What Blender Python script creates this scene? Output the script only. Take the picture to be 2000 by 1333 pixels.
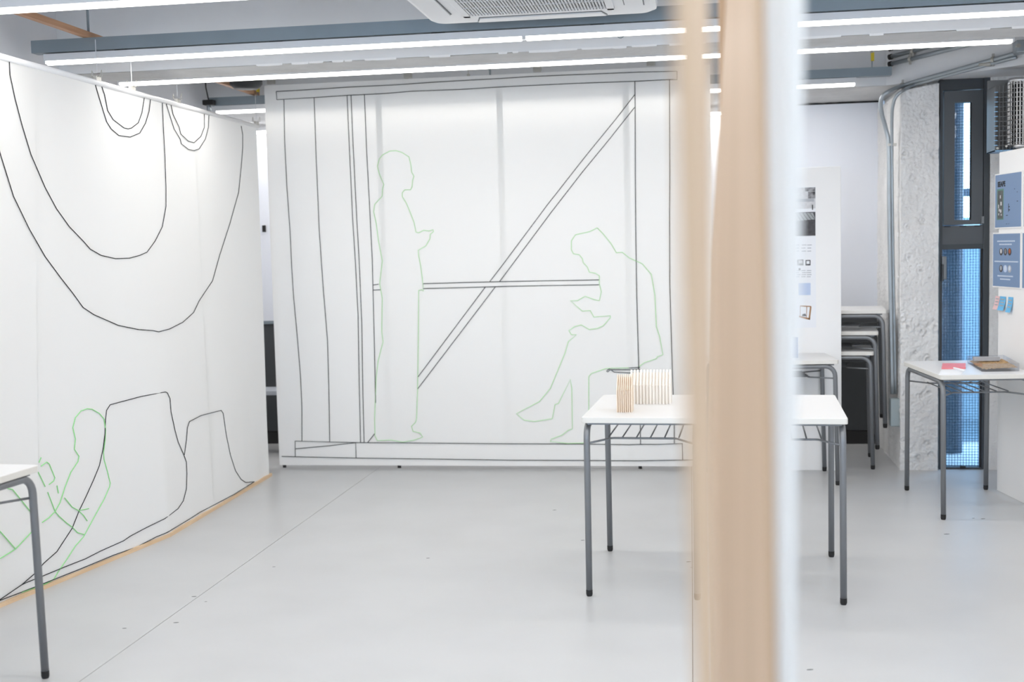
import bpy, math, random
import numpy as np
from mathutils import Vector, Matrix, noise

random.seed(7)
scene = bpy.context.scene
COL = scene.collection
for o in list(bpy.data.objects):
    bpy.data.objects.remove(o)

# ------------------------------------------------------------------ camera
F_PX, PITCH, ROLL, CAM_H = 2310.0, 0.0776, -0.0247, 1.352     # focal length in pixels of a 2000x1333 frame
YAW = math.radians(8.7)


def view_matrix():
    base = np.array([[1, 0, 0], [0, 0, -1], [0, 1, 0]], float)
    c, s = math.cos(PITCH), math.sin(PITCH)
    pm = np.array([[1, 0, 0], [0, c, -s], [0, s, c]])
    c, s = math.cos(ROLL), math.sin(ROLL)
    qm = np.array([[c, -s, 0], [s, c, 0], [0, 0, 1]])
    c, s = math.cos(-YAW), math.sin(-YAW)
    w2r = np.array([[c, s, 0], [-s, c, 0], [0, 0, 1]])
    return qm @ pm @ base @ w2r.T


VM = view_matrix()
cam_data = bpy.data.cameras.new('camera')
cam = bpy.data.objects.new('camera', cam_data)
COL.objects.link(cam)
cam_data.sensor_width = 36.0
cam_data.lens = 36.0 * F_PX / 2000.0
cam_data.clip_start = 0.05
rot = Matrix([list(VM[0]), list(-VM[1]), list(-VM[2])]).transposed()
cam.matrix_world = Matrix.Translation((0, 0, CAM_H)) @ rot.to_4x4()
cam_data.dof.use_dof = True
cam_data.dof.focus_distance = 5.1
cam_data.dof.aperture_fstop = 2.6
scene.camera = cam

# ------------------------------------------------------------------ world and exposure
world = bpy.data.worlds.new('world')
scene.world = world
world.use_nodes = True
bg = world.node_tree.nodes['Background']
bg.inputs['Color'].default_value = (0.56, 0.77, 1.0, 1)
bg.inputs['Strength'].default_value = 9.0
scene.view_settings.view_transform = 'Standard'
scene.view_settings.look = 'None'
scene.view_settings.gamma = 1.0
scene.view_settings.exposure = 0.42
scene.view_settings.use_curve_mapping = False
TUBE_GLOW = 6.0          # what the diffuser of a tube shows
LAMP_W_PER_M = 2.55       # light each metre of tube throws downwards

# ------------------------------------------------------------------ measuring helpers (camera rays met with real planes of the room)
ORIGIN = np.array([0, 0, CAM_H])


def ray(x, y):
    return VM.T @ np.array([(x - 1000) / F_PX, (y - 666.5) / F_PX, 1.0])


def on_axis(ax, val, x, y):
    d = ray(x, y)
    return ORIGIN + d * ((val - ORIGIN[ax]) / d[ax])


def on_v(v, x, y):
    return on_axis(1, v, x, y)


def on_u(u, x, y):
    return on_axis(0, u, x, y)


def on_z(z, x, y):
    return on_axis(2, z, x, y)


def on_plane(p, n, x, y):
    d = ray(x, y)
    p = np.array(p, float)
    n = np.array(n, float)
    return ORIGIN + d * (np.dot(p - ORIGIN, n) / np.dot(d, n))


# ------------------------------------------------------------------ materials
MATS = {}


def mat(name, color, rough=0.5, metal=0.0, noise_amt=0.0, noise_scale=8.0, bump=0.0, bump_scale=60.0, spec=0.5, stretch=None, color2=None, coat=0.0):
    m = bpy.data.materials.new(name)
    m.use_nodes = True
    nt = m.node_tree
    b = nt.nodes['Principled BSDF']
    b.inputs['Base Color'].default_value = (*color, 1)
    b.inputs['Roughness'].default_value = rough
    b.inputs['Metallic'].default_value = metal
    b.inputs['Specular IOR Level'].default_value = spec
    b.inputs['Coat Weight'].default_value = coat
    tc = None
    if noise_amt or bump:
        tc = nt.nodes.new('ShaderNodeTexCoord')
        mp = nt.nodes.new('ShaderNodeMapping')
        nt.links.new(tc.outputs['Object'], mp.inputs['Vector'])
        if stretch:
            mp.inputs['Scale'].default_value = stretch
    if noise_amt:
        n = nt.nodes.new('ShaderNodeTexNoise')
        n.inputs['Scale'].default_value = noise_scale
        n.inputs['Detail'].default_value = 6
        r = nt.nodes.new('ShaderNodeValToRGB')
        c2 = color2 or tuple(max(0, c * (1 - noise_amt)) for c in color)
        r.color_ramp.elements[0].color = (*c2, 1)
        r.color_ramp.elements[0].position = 0.3
        r.color_ramp.elements[1].color = (*color, 1)
        r.color_ramp.elements[1].position = 0.62
        nt.links.new(mp.outputs['Vector'], n.inputs['Vector'])
        nt.links.new(n.outputs['Fac'], r.inputs['Fac'])
        nt.links.new(r.outputs['Color'], b.inputs['Base Color'])
    if bump:
        n2 = nt.nodes.new('ShaderNodeTexNoise')
        n2.inputs['Scale'].default_value = bump_scale
        n2.inputs['Detail'].default_value = 5
        bp = nt.nodes.new('ShaderNodeBump')
        bp.inputs['Strength'].default_value = bump
        bp.inputs['Distance'].default_value = 0.01
        nt.links.new(mp.outputs['Vector'], n2.inputs['Vector'])
        nt.links.new(n2.outputs['Fac'], bp.inputs['Height'])
        nt.links.new(bp.outputs['Normal'], b.inputs['Normal'])
    MATS[name] = m
    return m


def emit_mat(name, color, strength):
    m = bpy.data.materials.new(name)
    m.use_nodes = True
    nt = m.node_tree
    nt.nodes.remove(nt.nodes['Principled BSDF'])
    e = nt.nodes.new('ShaderNodeEmission')
    e.inputs['Color'].default_value = (*color, 1)
    e.inputs['Strength'].default_value = strength
    nt.links.new(e.outputs[0], nt.nodes['Material Output'].inputs['Surface'])
    MATS[name] = m


def cloth_mat(name, color, trans):
    m = bpy.data.materials.new(name)
    m.use_nodes = True
    nt = m.node_tree
    nt.nodes.remove(nt.nodes['Principled BSDF'])
    d = nt.nodes.new('ShaderNodeBsdfDiffuse')
    t = nt.nodes.new('ShaderNodeBsdfTranslucent')
    d.inputs['Color'].default_value = (*color, 1)
    t.inputs['Color'].default_value = (color[0], color[1] * 0.985, color[2] * 0.95, 1)
    tc = nt.nodes.new('ShaderNodeTexCoord')
    n = nt.nodes.new('ShaderNodeTexNoise')
    n.inputs['Scale'].default_value = 260
    n.inputs['Detail'].default_value = 3
    bp = nt.nodes.new('ShaderNodeBump')
    bp.inputs['Strength'].default_value = 0.06
    bp.inputs['Distance'].default_value = 0.004
    nt.links.new(tc.outputs['Object'], n.inputs['Vector'])
    nt.links.new(n.outputs['Fac'], bp.inputs['Height'])
    nt.links.new(bp.outputs['Normal'], d.inputs['Normal'])
    mx = nt.nodes.new('ShaderNodeMixShader')
    mx.inputs['Fac'].default_value = trans
    nt.links.new(d.outputs[0], mx.inputs[1])
    nt.links.new(t.outputs[0], mx.inputs[2])
    nt.links.new(mx.outputs[0], nt.nodes['Material Output'].inputs['Surface'])
    MATS[name] = m


def glass_mat(name, tint, gloss=0.08, wires=False, cloud=0.0):
    m = bpy.data.materials.new(name)
    m.use_nodes = True
    nt = m.node_tree
    nt.nodes.remove(nt.nodes['Principled BSDF'])
    t = nt.nodes.new('ShaderNodeBsdfTransparent')
    t.inputs['Color'].default_value = (*tint, 1)
    g = nt.nodes.new('ShaderNodeBsdfGlossy')
    g.inputs['Roughness'].default_value = 0.05
    mx = nt.nodes.new('ShaderNodeMixShader')
    mx.inputs['Fac'].default_value = gloss
    nt.links.new(t.outputs[0], mx.inputs[1])
    nt.links.new(g.outputs[0], mx.inputs[2])
    out = mx
    if cloud:
        df = nt.nodes.new('ShaderNodeBsdfTranslucent')
        df.inputs['Color'].default_value = (*tint, 1)
        mc = nt.nodes.new('ShaderNodeMixShader')
        mc.inputs['Fac'].default_value = cloud
        nt.links.new(out.outputs[0], mc.inputs[1])
        nt.links.new(df.outputs[0], mc.inputs[2])
        out = mc
    if wires:      # square wire mesh cast into the pane
        tc = nt.nodes.new('ShaderNodeTexCoord')
        sp = nt.nodes.new('ShaderNodeSeparateXYZ')
        nt.links.new(tc.outputs['Object'], sp.inputs[0])
        fac = None
        for ax in ('X', 'Z'):
            mu = nt.nodes.new('ShaderNodeMath'); mu.operation = 'MULTIPLY'; mu.inputs[1].default_value = 62.0
            fr = nt.nodes.new('ShaderNodeMath'); fr.operation = 'FRACT'
            gt = nt.nodes.new('ShaderNodeMath'); gt.operation = 'LESS_THAN'; gt.inputs[1].default_value = 0.10
            nt.links.new(sp.outputs[ax], mu.inputs[0]); nt.links.new(mu.outputs[0], fr.inputs[0]); nt.links.new(fr.outputs[0], gt.inputs[0])
            if fac is None:
                fac = gt
            else:
                mxm = nt.nodes.new('ShaderNodeMath'); mxm.operation = 'MAXIMUM'
                nt.links.new(fac.outputs[0], mxm.inputs[0]); nt.links.new(gt.outputs[0], mxm.inputs[1]); fac = mxm
        w = nt.nodes.new('ShaderNodeBsdfDiffuse'); w.inputs['Color'].default_value = (0.05, 0.08, 0.11, 1)
        mw = nt.nodes.new('ShaderNodeMixShader')
        nt.links.new(fac.outputs[0], mw.inputs['Fac'])
        nt.links.new(out.outputs[0], mw.inputs[1]); nt.links.new(w.outputs[0], mw.inputs[2])
        out = mw
    nt.links.new(out.outputs[0], nt.nodes['Material Output'].inputs['Surface'])
    MATS[name] = m


def wood_mat(name, light, dark, axis_scale, scale=1.0, rough=0.55):
    m = bpy.data.materials.new(name)
    m.use_nodes = True
    nt = m.node_tree
    b = nt.nodes['Principled BSDF']
    b.inputs['Roughness'].default_value = rough
    tc = nt.nodes.new('ShaderNodeTexCoord')
    mp = nt.nodes.new('ShaderNodeMapping')
    mp.inputs['Scale'].default_value = axis_scale
    n = nt.nodes.new('ShaderNodeTexNoise')
    n.inputs['Scale'].default_value = scale
    n.inputs['Detail'].default_value = 7
    n.inputs['Distortion'].default_value = 0.6
    r = nt.nodes.new('ShaderNodeValToRGB')
    r.color_ramp.elements[0].color = (*dark, 1)
    r.color_ramp.elements[0].position = 0.32
    r.color_ramp.elements[1].color = (*light, 1)
    r.color_ramp.elements[1].position = 0.62
    nt.links.new(tc.outputs['Object'], mp.inputs['Vector'])
    nt.links.new(mp.outputs['Vector'], n.inputs['Vector'])
    nt.links.new(n.outputs['Fac'], r.inputs['Fac'])
    nt.links.new(r.outputs['Color'], b.inputs['Base Color'])
    MATS[name] = m


mat('floor_vinyl', (0.535, 0.541, 0.548), 0.34, 0, 0.05, 3.0, 0.03, 180, spec=0.5)
mat('scuff', (0.16, 0.17, 0.17), 0.8)
mat('floor_slab', (0.18, 0.18, 0.18), 0.9)
mat('wall_paint', (0.74, 0.75, 0.78), 0.75, 0, 0.04, 2.0, 0.10, 40)
mat('beam_paint', (0.76, 0.77, 0.79), 0.7, 0, 0.05, 2.5, 0.22, 18)
mat('bare_shaded_concrete', (0.62, 0.62, 0.62), 0.85, 0, 0.14, 5.0, 0.3, 25)  # concrete grey, with the unlit underside's shade put into it
mat('flaked_paint', (0.85, 0.85, 0.86), 0.7)
mat('rough_plaster', (0.79, 0.79, 0.79), 0.85, 0, 0.10, 6.0, 0.7, 70)
mat('dark_wall', (0.060, 0.066, 0.072), 0.7, 0, 0.1, 3.0)
mat('black_gap', (0.02, 0.02, 0.022), 0.7)
mat('whiteboard', (0.80, 0.83, 0.90), 0.25, 0, spec=0.5)
mat('galvanised', (0.26, 0.31, 0.345), 0.45, 0.35, 0.08, 6.0)
mat('conduit', (0.40, 0.44, 0.47), 0.35, 0.7, 0.08, 10.0)
mat('junction_box', (0.34, 0.40, 0.42), 0.5)
mat('desk_tube', (0.225, 0.235, 0.25), 0.38, 0.45)
mat('desk_top', (0.72, 0.72, 0.725), 0.35, 0, spec=0.4)
mat('desk_edge', (0.74, 0.725, 0.685), 0.5)
mat('rubber', (0.012, 0.012, 0.013), 0.6)
mat('cord_black', (0.012, 0.016, 0.018), 0.8)
mat('cord_green', (0.30, 0.72, 0.28), 0.8)
mat('cord_green_pale', (0.52, 0.80, 0.46), 0.8)
mat('white_rod', (0.84, 0.84, 0.85), 0.35)
mat('chrome', (0.62, 0.62, 0.63), 0.35, 0.9)
mat('clip_metal', (0.46, 0.45, 0.42), 0.35, 0.4)
mat('string', (0.62, 0.63, 0.66), 0.7)
mat('ac_white', (0.74, 0.75, 0.77), 0.5)
mat('ac_line', (0.16, 0.17, 0.18), 0.7)
mat('ac_slat', (0.62, 0.63, 0.65), 0.5)
mat('frame_grey', (0.050, 0.058, 0.066), 0.5, 0.1)
mat('sash_grey', (0.088, 0.098, 0.108), 0.5, 0.1)
mat('lock_grey', (0.20, 0.21, 0.22), 0.4, 0.5)
mat('sheeting', (0.66, 0.63, 0.59), 0.7)
mat('panel_white', (0.89, 0.89, 0.89), 0.6, 0, 0.02, 3.0)
mat('paper_white', (0.84, 0.86, 0.90), 0.7)
mat('foam_edge', (0.86, 0.86, 0.86), 0.7)
mat('poster_blue', (0.175, 0.27, 0.44), 0.5)
mat('print_black', (0.012, 0.013, 0.016), 0.7)
mat('print_dark', (0.075, 0.073, 0.082), 0.7, 0, 0.4, 60)
mat('print_mid', (0.36, 0.36, 0.38), 0.7, 0, 0.75, 45, color2=(0.05, 0.05, 0.055))
mat('print_light', (0.66, 0.66, 0.68), 0.7, 0, 0.2, 50)
mat('print_grey', (0.42, 0.44, 0.48), 0.7)
mat('print_textwhite', (0.62, 0.70, 0.80), 0.7)
mat('print_green', (0.11, 0.25, 0.20), 0.7)
mat('print_olive', (0.11, 0.12, 0.12), 0.7, 0, 0.3, 40)
mat('print_paleblue', (0.50, 0.60, 0.80), 0.7)
mat('print_orange', (0.42, 0.10, 0.03), 0.7)
mat('print_brown', (0.38, 0.20, 0.09), 0.7)
mat('note_pink', (0.80, 0.55, 0.56), 0.8)
mat('note_blue', (0.16, 0.50, 0.82), 0.8)
mat('pink_paper', (0.78, 0.22, 0.25), 0.6)
mat('chips', (0.52, 0.33, 0.15), 0.8, 0, 0.4, 70, 0.8, 120)
mat('ext_wall', (0.165, 0.235, 0.27), 0.8)
mat('ext_ground', (0.06, 0.095, 0.115), 0.8)
mat('ext_post', (0.006, 0.024, 0.048), 0.6)
mat('ext_white', (0.34, 0.36, 0.37), 0.6)
mat('ext_leaf', (0.15, 0.40, 0.32), 0.8)
mat('speaker_black', (0.02, 0.022, 0.025), 0.5, 0, 0.2, 20)
mat('tag_yellow', (0.70, 0.55, 0.03), 0.6)
mat('heater_mesh', (0.17, 0.175, 0.18), 0.5, 0.4)
mat('heater_blue', (0.22, 0.42, 0.65), 0.4, 0.6)
mat('grey_bench', (0.42, 0.45, 0.50), 0.5)
wood_mat('wood_pale', (0.80, 0.60, 0.40), (0.70, 0.49, 0.30), (14, 1.0, 14), 2.0)
wood_mat('wood_strip', (0.52, 0.29, 0.16), (0.42, 0.22, 0.12), (20, 1.0, 20), 2.0)
wood_mat('wood_model', (0.86, 0.72, 0.58), (0.80, 0.64, 0.49), (30, 30, 2), 4.0)
wood_mat('wood_model_white', (0.90, 0.85, 0.78), (0.85, 0.78, 0.70), (30, 30, 2), 4.0)
wood_mat('plywood', (0.545, 0.375, 0.24), (0.465, 0.315, 0.19), (9, 9, 0.6), 1.5)
cloth_mat('cloth', (0.91, 0.91, 0.90), 0.13)
glass_mat('glass_wired', (0.74, 0.86, 0.95), 0.07, True, 0.02)
glass_mat('acrylic', (0.94, 0.95, 0.97), 0.12)
glass_mat('acrylic_blue', (0.70, 0.78, 0.96), 0.18, cloud=0.25)
emit_mat('lamp_glow', (1.0, 0.975, 0.94), TUBE_GLOW)


# ------------------------------------------------------------------ mesh building
class MB:
    def __init__(self):
        self.v = []
        self.f = []

    def box(self, x0, x1, y0, y1, z0, z1):
        n = len(self.v)
        self.v += [(x0, y0, z0), (x1, y0, z0), (x1, y1, z0), (x0, y1, z0), (x0, y0, z1), (x1, y0, z1), (x1, y1, z1), (x0, y1, z1)]
        self.f += [tuple(n + i for i in q) for q in ((0, 3, 2, 1), (4, 5, 6, 7), (0, 1, 5, 4), (1, 2, 6, 5), (2, 3, 7, 6), (3, 0, 4, 7))]
        return self

    def hexa(self, p):
        n = len(self.v)
        self.v += [tuple(q) for q in p]
        self.f += [tuple(n + i for i in q) for q in ((0, 3, 2, 1), (4, 5, 6, 7), (0, 1, 5, 4), (1, 2, 6, 5), (2, 3, 7, 6), (3, 0, 4, 7))]
        return self

    def prism(self, poly, z0, z1, axis='z'):
        n = len(self.v)
        k = len(poly)

        def m(a, b, c):
            return {'z': (a, b, c), 'y': (a, c, b), 'x': (c, a, b)}[axis]
        for z in (z0, z1):
            for a, b in poly:
                self.v.append(m(a, b, z))
        self.f.append(tuple(n + i for i in reversed(range(k))))
        self.f.append(tuple(n + k + i for i in range(k)))
        for i in range(k):
            j = (i + 1) % k
            self.f.append((n + i, n + j, n + k + j, n + k + i))
        return self

    def tube(self, pts, r, n=8, caps=True):
        pts = [Vector(p) for p in pts]
        start = len(self.v)
        m = len(pts)
        d0 = (pts[1] - pts[0]).normalized()
        ref = Vector((0, 0, 1)) if abs(d0.z) < 0.9 else Vector((1, 0, 0))
        nrm = d0.cross(ref).normalized()
        prev = d0
        for i in range(m):
            if i == 0:
                d = d0
            elif i == m - 1:
                d = (pts[i] - pts[i - 1]).normalized()
            else:
                d = ((pts[i] - pts[i - 1]).normalized() + (pts[i + 1] - pts[i]).normalized())
                d = d.normalized() if d.length > 1e-6 else prev
            q = prev.rotation_difference(d)
            nrm = (q @ nrm).normalized()
            nrm = (nrm - d * nrm.dot(d)).normalized()
            bi = d.cross(nrm)
            prev = d
            rr = r[i] if isinstance(r, (list, tuple)) else r
            for k in range(n):
                a = 2 * math.pi * k / n
                self.v.append(tuple(pts[i] + nrm * (rr * math.cos(a)) + bi * (rr * math.sin(a))))
        for i in range(m - 1):
            for k in range(n):
                a = start + i * n + k
                b = start + i * n + (k + 1) % n
                self.f.append((a, b, b + n, a + n))
        if caps:
            self.f.append(tuple(start + k for k in reversed(range(n))))
            self.f.append(tuple(start + (m - 1) * n + k for k in range(n)))
        return self

    def ribbon(self, pts, w, nrm):
        # raised square cord following pts on a surface with normal nrm
        return self.tube(pts, w, 4)

    def grid(self, fn, nu, nv):
        n = len(self.v)
        for j in range(nv + 1):
            for i in range(nu + 1):
                self.v.append(tuple(fn(i / nu, j / nv)))
        for j in range(nv):
            for i in range(nu):
                a = n + j * (nu + 1) + i
                self.f.append((a, a + 1, a + nu + 2, a + nu + 1))
        return self

    def quad(self, a, b, c, d):
        n = len(self.v)
        self.v += [tuple(a), tuple(b), tuple(c), tuple(d)]
        self.f.append((n, n + 1, n + 2, n + 3))
        return self

    def build(self, name, m, parent=None, smooth=False, bevel=0.0, solid=0.0):
        me = bpy.data.meshes.new(name)
        me.from_pydata(self.v, [], self.f)
        me.update()
        ms = m if isinstance(m, (list, tuple)) else [m]
        for q in ms:
            me.materials.append(MATS[q])
        if smooth:
            for p in me.polygons:
                p.use_smooth = True
        o = bpy.data.objects.new(name, me)
        COL.objects.link(o)
        if parent is not None:
            o.parent = parent
        if bevel:
            bm = o.modifiers.new('bevel', 'BEVEL')
            bm.width = bevel
            bm.segments = 2
            bm.limit_method = 'ANGLE'
        if solid:
            sm = o.modifiers.new('solid', 'SOLIDIFY')
            sm.thickness = solid
            sm.offset = 0
        return o


def tag(o, label, cat, group=None):
    o['label'] = label
    o['category'] = cat
    if group:
        o['group'] = group
    return o


def thing(name, label, cat, loc=(0, 0, 0), rotz=0.0, group=None):
    o = bpy.data.objects.new(name, None)
    COL.objects.link(o)
    o.location = loc
    o.rotation_euler = (0, 0, rotz)
    o.empty_display_size = 0.1
    return tag(o, label, cat, group)


def struct(name, mb, m, label=None, **kw):
    o = mb.build(name, m, **kw)
    o['kind'] = 'structure'
    if label:
        o['label'] = label
    return o


def copy_tree(o, parent=None):
    c = o.copy()
    COL.objects.link(c)
    c.parent = parent
    for ch in list(o.children):
        copy_tree(ch, c)
    return c


def arc(c, r, a0, a1, n, ax1, ax2):
    ax1, ax2, c = Vector(ax1), Vector(ax2), Vector(c)
    return [c + ax1 * (r * math.cos(a0 + (a1 - a0) * i / n)) + ax2 * (r * math.sin(a0 + (a1 - a0) * i / n)) for i in range(n + 1)]


# ------------------------------------------------------------------ room measures (metres)
WALL_L, WALL_B, WALL_R = -3.06, 8.10, 2.75
FRONT = -2.2
CEIL = 2.95
BEAM_Z = 2.26

# ================================================================== THE SETTING
floor = struct('floor', MB().box(WALL_L - 0.1, WALL_R + 0.1, FRONT, WALL_B + 0.1, -0.12, -0.004), 'floor_slab', 'pale grey vinyl sheet floor')
edges = [WALL_L, -1.961, -0.013, 1.935, WALL_R]
for i in range(4):
    MB().box(edges[i] + 0.0013, edges[i + 1] - 0.0013, FRONT, WALL_B if i < 2 else (WALL_B if i == 2 else 7.22), -0.0045, 0.0).build('floor_sheet', 'floor_vinyl', floor)

for x_, y_, l_ in ((379, 1166, .010), (344, 1217, .010), (402, 1176, .005), (535, 1108, .007), (1138, 1056, .009), (1345, 1098, .011), (1351, 1109, .006), (1582, 1309, .011), (1920, 1014, .011), (1901, 1013, .007), (1849, 1044, .014), (836, 1091, .008), (243, 1228, .008), (1083, 997, .010)):
    q_ = on_z(0.0, x_, y_)
    MB().prism([(q_[0] + l_ * math.cos(k * math.pi / 4), q_[1] + l_ * 0.45 * math.sin(k * math.pi / 4) + l_ * 0.2 * math.cos(k * math.pi / 4)) for k in range(8)], 0.0, 0.0006).build('scuff_mark', 'scuff', floor)
struct('ceiling', MB().box(WALL_L - 0.1, WALL_R + 0.1, FRONT, WALL_B + 0.1, CEIL, CEIL + 0.15), 'wall_paint')
struct('wall_left', MB().box(WALL_L - 0.12, WALL_L, FRONT, WALL_B + 0.1, 0, CEIL), 'wall_paint')
struct('wall_back', MB().box(WALL_L, 1.30, WALL_B, WALL_B + 0.12, 0, CEIL), 'wall_paint')
fw = MB()  # unseen front wall; its opening is shaped to ration the sky fill
for a_, b_, c_, d_ in ((WALL_L, WALL_R, 0, 1.0), (WALL_L, WALL_R, 2.2, CEIL), (WALL_L, -2.4, 1.0, 2.2), (-1.2, WALL_R, 1.0, 2.2)):
    fw.box(a_, b_, FRONT - 0.12, FRONT, c_, d_)
struct('wall_front', fw, 'wall_paint', 'unseen wall behind the viewer, its opening sized for daylight fill')
rw = MB()  # opening out of view, added to fill the left cloth with daylight
for a_, b_, c_, d_ in ((FRONT, 7.35, 0, 1.0), (FRONT, 7.35, 2.1, CEIL), (FRONT, -1.0, 1.0, 2.1), (0.4, 7.35, 1.0, 2.1)):
    rw.box(WALL_R, WALL_R + 0.12, a_, b_, c_, d_)
struct('wall_right', rw, 'wall_paint', 'right-hand wall with an unseen opening added for daylight fill')
struct('trim_1', MB().box(WALL_L, 1.21, WALL_B - 0.035, WALL_B, 0.09, 0.86), 'dark_wall', 'dark grey lower panelling of the back wall')
struct('baseboard_back', MB().box(WALL_L, 1.21, WALL_B - 0.045, WALL_B, 0.0, 0.085), 'black_gap')

# concrete beams under the slab; painted sides, bare undersides, greyed for lying unlit, with flaked paint along the edge
MIDF, MIDB = 5.50, 5.76
beam = struct('trim_2', MB().box(WALL_L, WALL_R, MIDF, MIDB, BEAM_Z, CEIL), 'beam_paint', 'white painted concrete ceiling beam with bare, shade-toned underside')
MB().grid(lambda a, b: (WALL_L + a * (WALL_R - WALL_L), MIDF + b * (MIDB - MIDF),
                        BEAM_Z - 0.001 - 0.003 * abs(noise.noise((a * 90, b * 5, 0)))), 160, 8).build('bare_shaded_underside', 'bare_shaded_concrete', beam)
for i in range(34):       # flakes of paint hanging at the front edge
    u = random.uniform(-2.2, 1.9)
    w = random.uniform(0.02, 0.16)
    h = random.uniform(0.001, 0.004)
    d = random.uniform(0.004, 0.016)
    fo = MIDF - 0.0006 - 0.00006 * i
    pts = [(u, fo), (u + w, fo), (u + w * 0.9, MIDF + d * 0.6), (u + w * 0.5, MIDF + d), (u + w * 0.2, MIDF + d * 0.7)]
    MB().prism(pts, BEAM_Z - 0.003 - h, BEAM_Z + 0.004).build('paint_flake', 'flaked_paint', beam)
bb = struct('trim_3', MB().box(WALL_L, 1.27, 7.33, WALL_B, BEAM_Z, CEIL), 'beam_paint', 'painted concrete beam above the whiteboard')
MB().grid(lambda a, b: (WALL_L + a * (1.27 - WALL_L), 7.33 + b * 0.765,
                        BEAM_Z - 0.001 - 0.004 * abs(noise.noise((a * 60, b * 9, 3)))), 120, 16).build('bare_shaded_underside', 'bare_shaded_concrete', bb)
MB().box(WALL_L, 1.235, WALL_B - 0.02, WALL_B - 0.001, 2.245, 2.262).build('shadow_gap', 'black_gap', bb)
# skewed beam over the narrow window
SA, SB = np.array([1.13, 7.35]), np.array([1.754, 6.693])
sd = (SB - SA) / np.linalg.norm(SB - SA)
sn = np.array([sd[1], -sd[0]])            # pointing into the room
if sn[1] > 0:
    sn = -sn
SC = SA + sd * 2.25
poly = [tuple(SA), tuple(SC), tuple(SC - sn * 0.42), tuple(SA - sn * 0.42)]
skew = struct('trim_4', MB().prism(poly, BEAM_Z, CEIL), 'beam_paint', 'skewed concrete beam carrying steel conduits')
mx = SA + sd * 1.02
MB().prism([tuple(mx + sn * 0.001), tuple(mx + sd * 0.004 + sn * 0.001), tuple(mx + sd * 0.004 - sn * 0.01), tuple(mx - sn * 0.01)], BEAM_Z + 0.02, 2.6).build('joint_line', 'print_grey', skew)

# rough plaster column: stucco surface with gouges, real relief
CU0, CU1, CV = 1.197, 1.408, 7.125
gouges = []
for x, y, r in [(1806, 222, .035), (1812, 240, .02), (1785, 348, .03), (1768, 300, .045), (1830, 300, .04), (1802, 430, .03), (1773, 443, .028), (1775, 503, .028), (1798, 528, .024),
                (1762, 622, .05), (1775, 640, .05), (1800, 648, .05), (1826, 640, .05), (1788, 690, .02), (1812, 702, .03), (1800, 775, .03), (1770, 770, .03), (1814, 768, .035),
                (1811, 868, .03), (1772, 885, .035), (1820, 890, .04), (1795, 895, .03), (1765, 860, .03), (1752, 650, .04), (1753, 668, .045), (1748, 690, .02)]:
    p = on_v(CV, x, y)
    gouges.append((p[0], p[2], r, random.uniform(0, 50)))


def column_pt(a, b):
    z = b * (2.20 + (0.035 * max(0, (a - 0.62) / 0.38)))
    lim = 0.62
    if a < lim:       # left flank, running back
        t = a / lim
        u, v, nx, ny, s = CU0 + 0.012 * (1 - t), 8.06 + (CV - 8.06) * t, -1, 0, -(1 - t) * 0.93
    else:
        t = (a - lim) / (1 - lim)
        u, v, nx, ny, s = CU0 + (CU1 - CU0) * t, CV, 0, -1, t * (CU1 - CU0)
    if abs(a - lim) < 1e-6:
        nx, ny = -0.7, -0.7
    d = 0.0045 * noise.fractal((s * 55, z * 55, 1), 1.0, 2.0, 3) + 0.006 * noise.noise((s * 9, z * 6, 4))
    d += 0.004 * noise.noise((s * 24, z * 24, 9))
    for gu, gz, gr, ph in gouges:
        du, dz = s + CU0 - gu, z - gz
        if abs(du) < gr and abs(dz) < gr:
            q = math.hypot(du, dz) / gr
            q += 0.35 * noise.noise((s * 60 + ph, z * 60, 2))
            if q < 1:
                d += -0.012 * (1 - q) + 0.012 * math.sin(q * 9 + ph) * (1 - q)
    return (u + nx * d, v + ny * d, z)


c_ob = struct('column', MB().grid(column_pt, 116, 440), 'rough_plaster', 'white rough plaster column with gouged surface', smooth=True)
MB().box(CU0 + 0.03, CU1 - 0.002, CV + 0.03, 8.08, 0, 2.19).box(CU0 + 0.06, CU1 - 0.002, CV + 0.22, 8.08, 2.19, 2.26).build('core', 'rough_plaster', c_ob)

# wall beside the narrow window, on the right
WV = 7.19
wu0 = on_v(WV, 1833, 600)[0]
wu1 = on_v(WV, 1929, 600)[0]


def wall_pt(a, b):
    s, z = wu1 + a * (WALL_R - wu1), b * 2.6
    d = 0.004 * noise.fractal((s * 50, z * 50, 7), 1.0, 2.0, 3) + 0.004 * noise.noise((s * 8, z * 8, 2))
    return (s, WV - 0.035 - d, z)


wr = struct('wall_window', MB().grid(wall_pt, 90, 160), 'rough_plaster', smooth=True)
MB().box(wu1 + 0.001, WALL_R, WV - 0.02, WV + 0.12, 0, CEIL).build('core', 'rough_plaster', wr)
MB().box(1.25, wu1 + 0.02, 7.36, 7.46, 2.20, CEIL).box(1.36, wu0 + 0.005, 7.225, 7.36, 2.0, 2.45).build('lintel', 'rough_plaster', wr)

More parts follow.
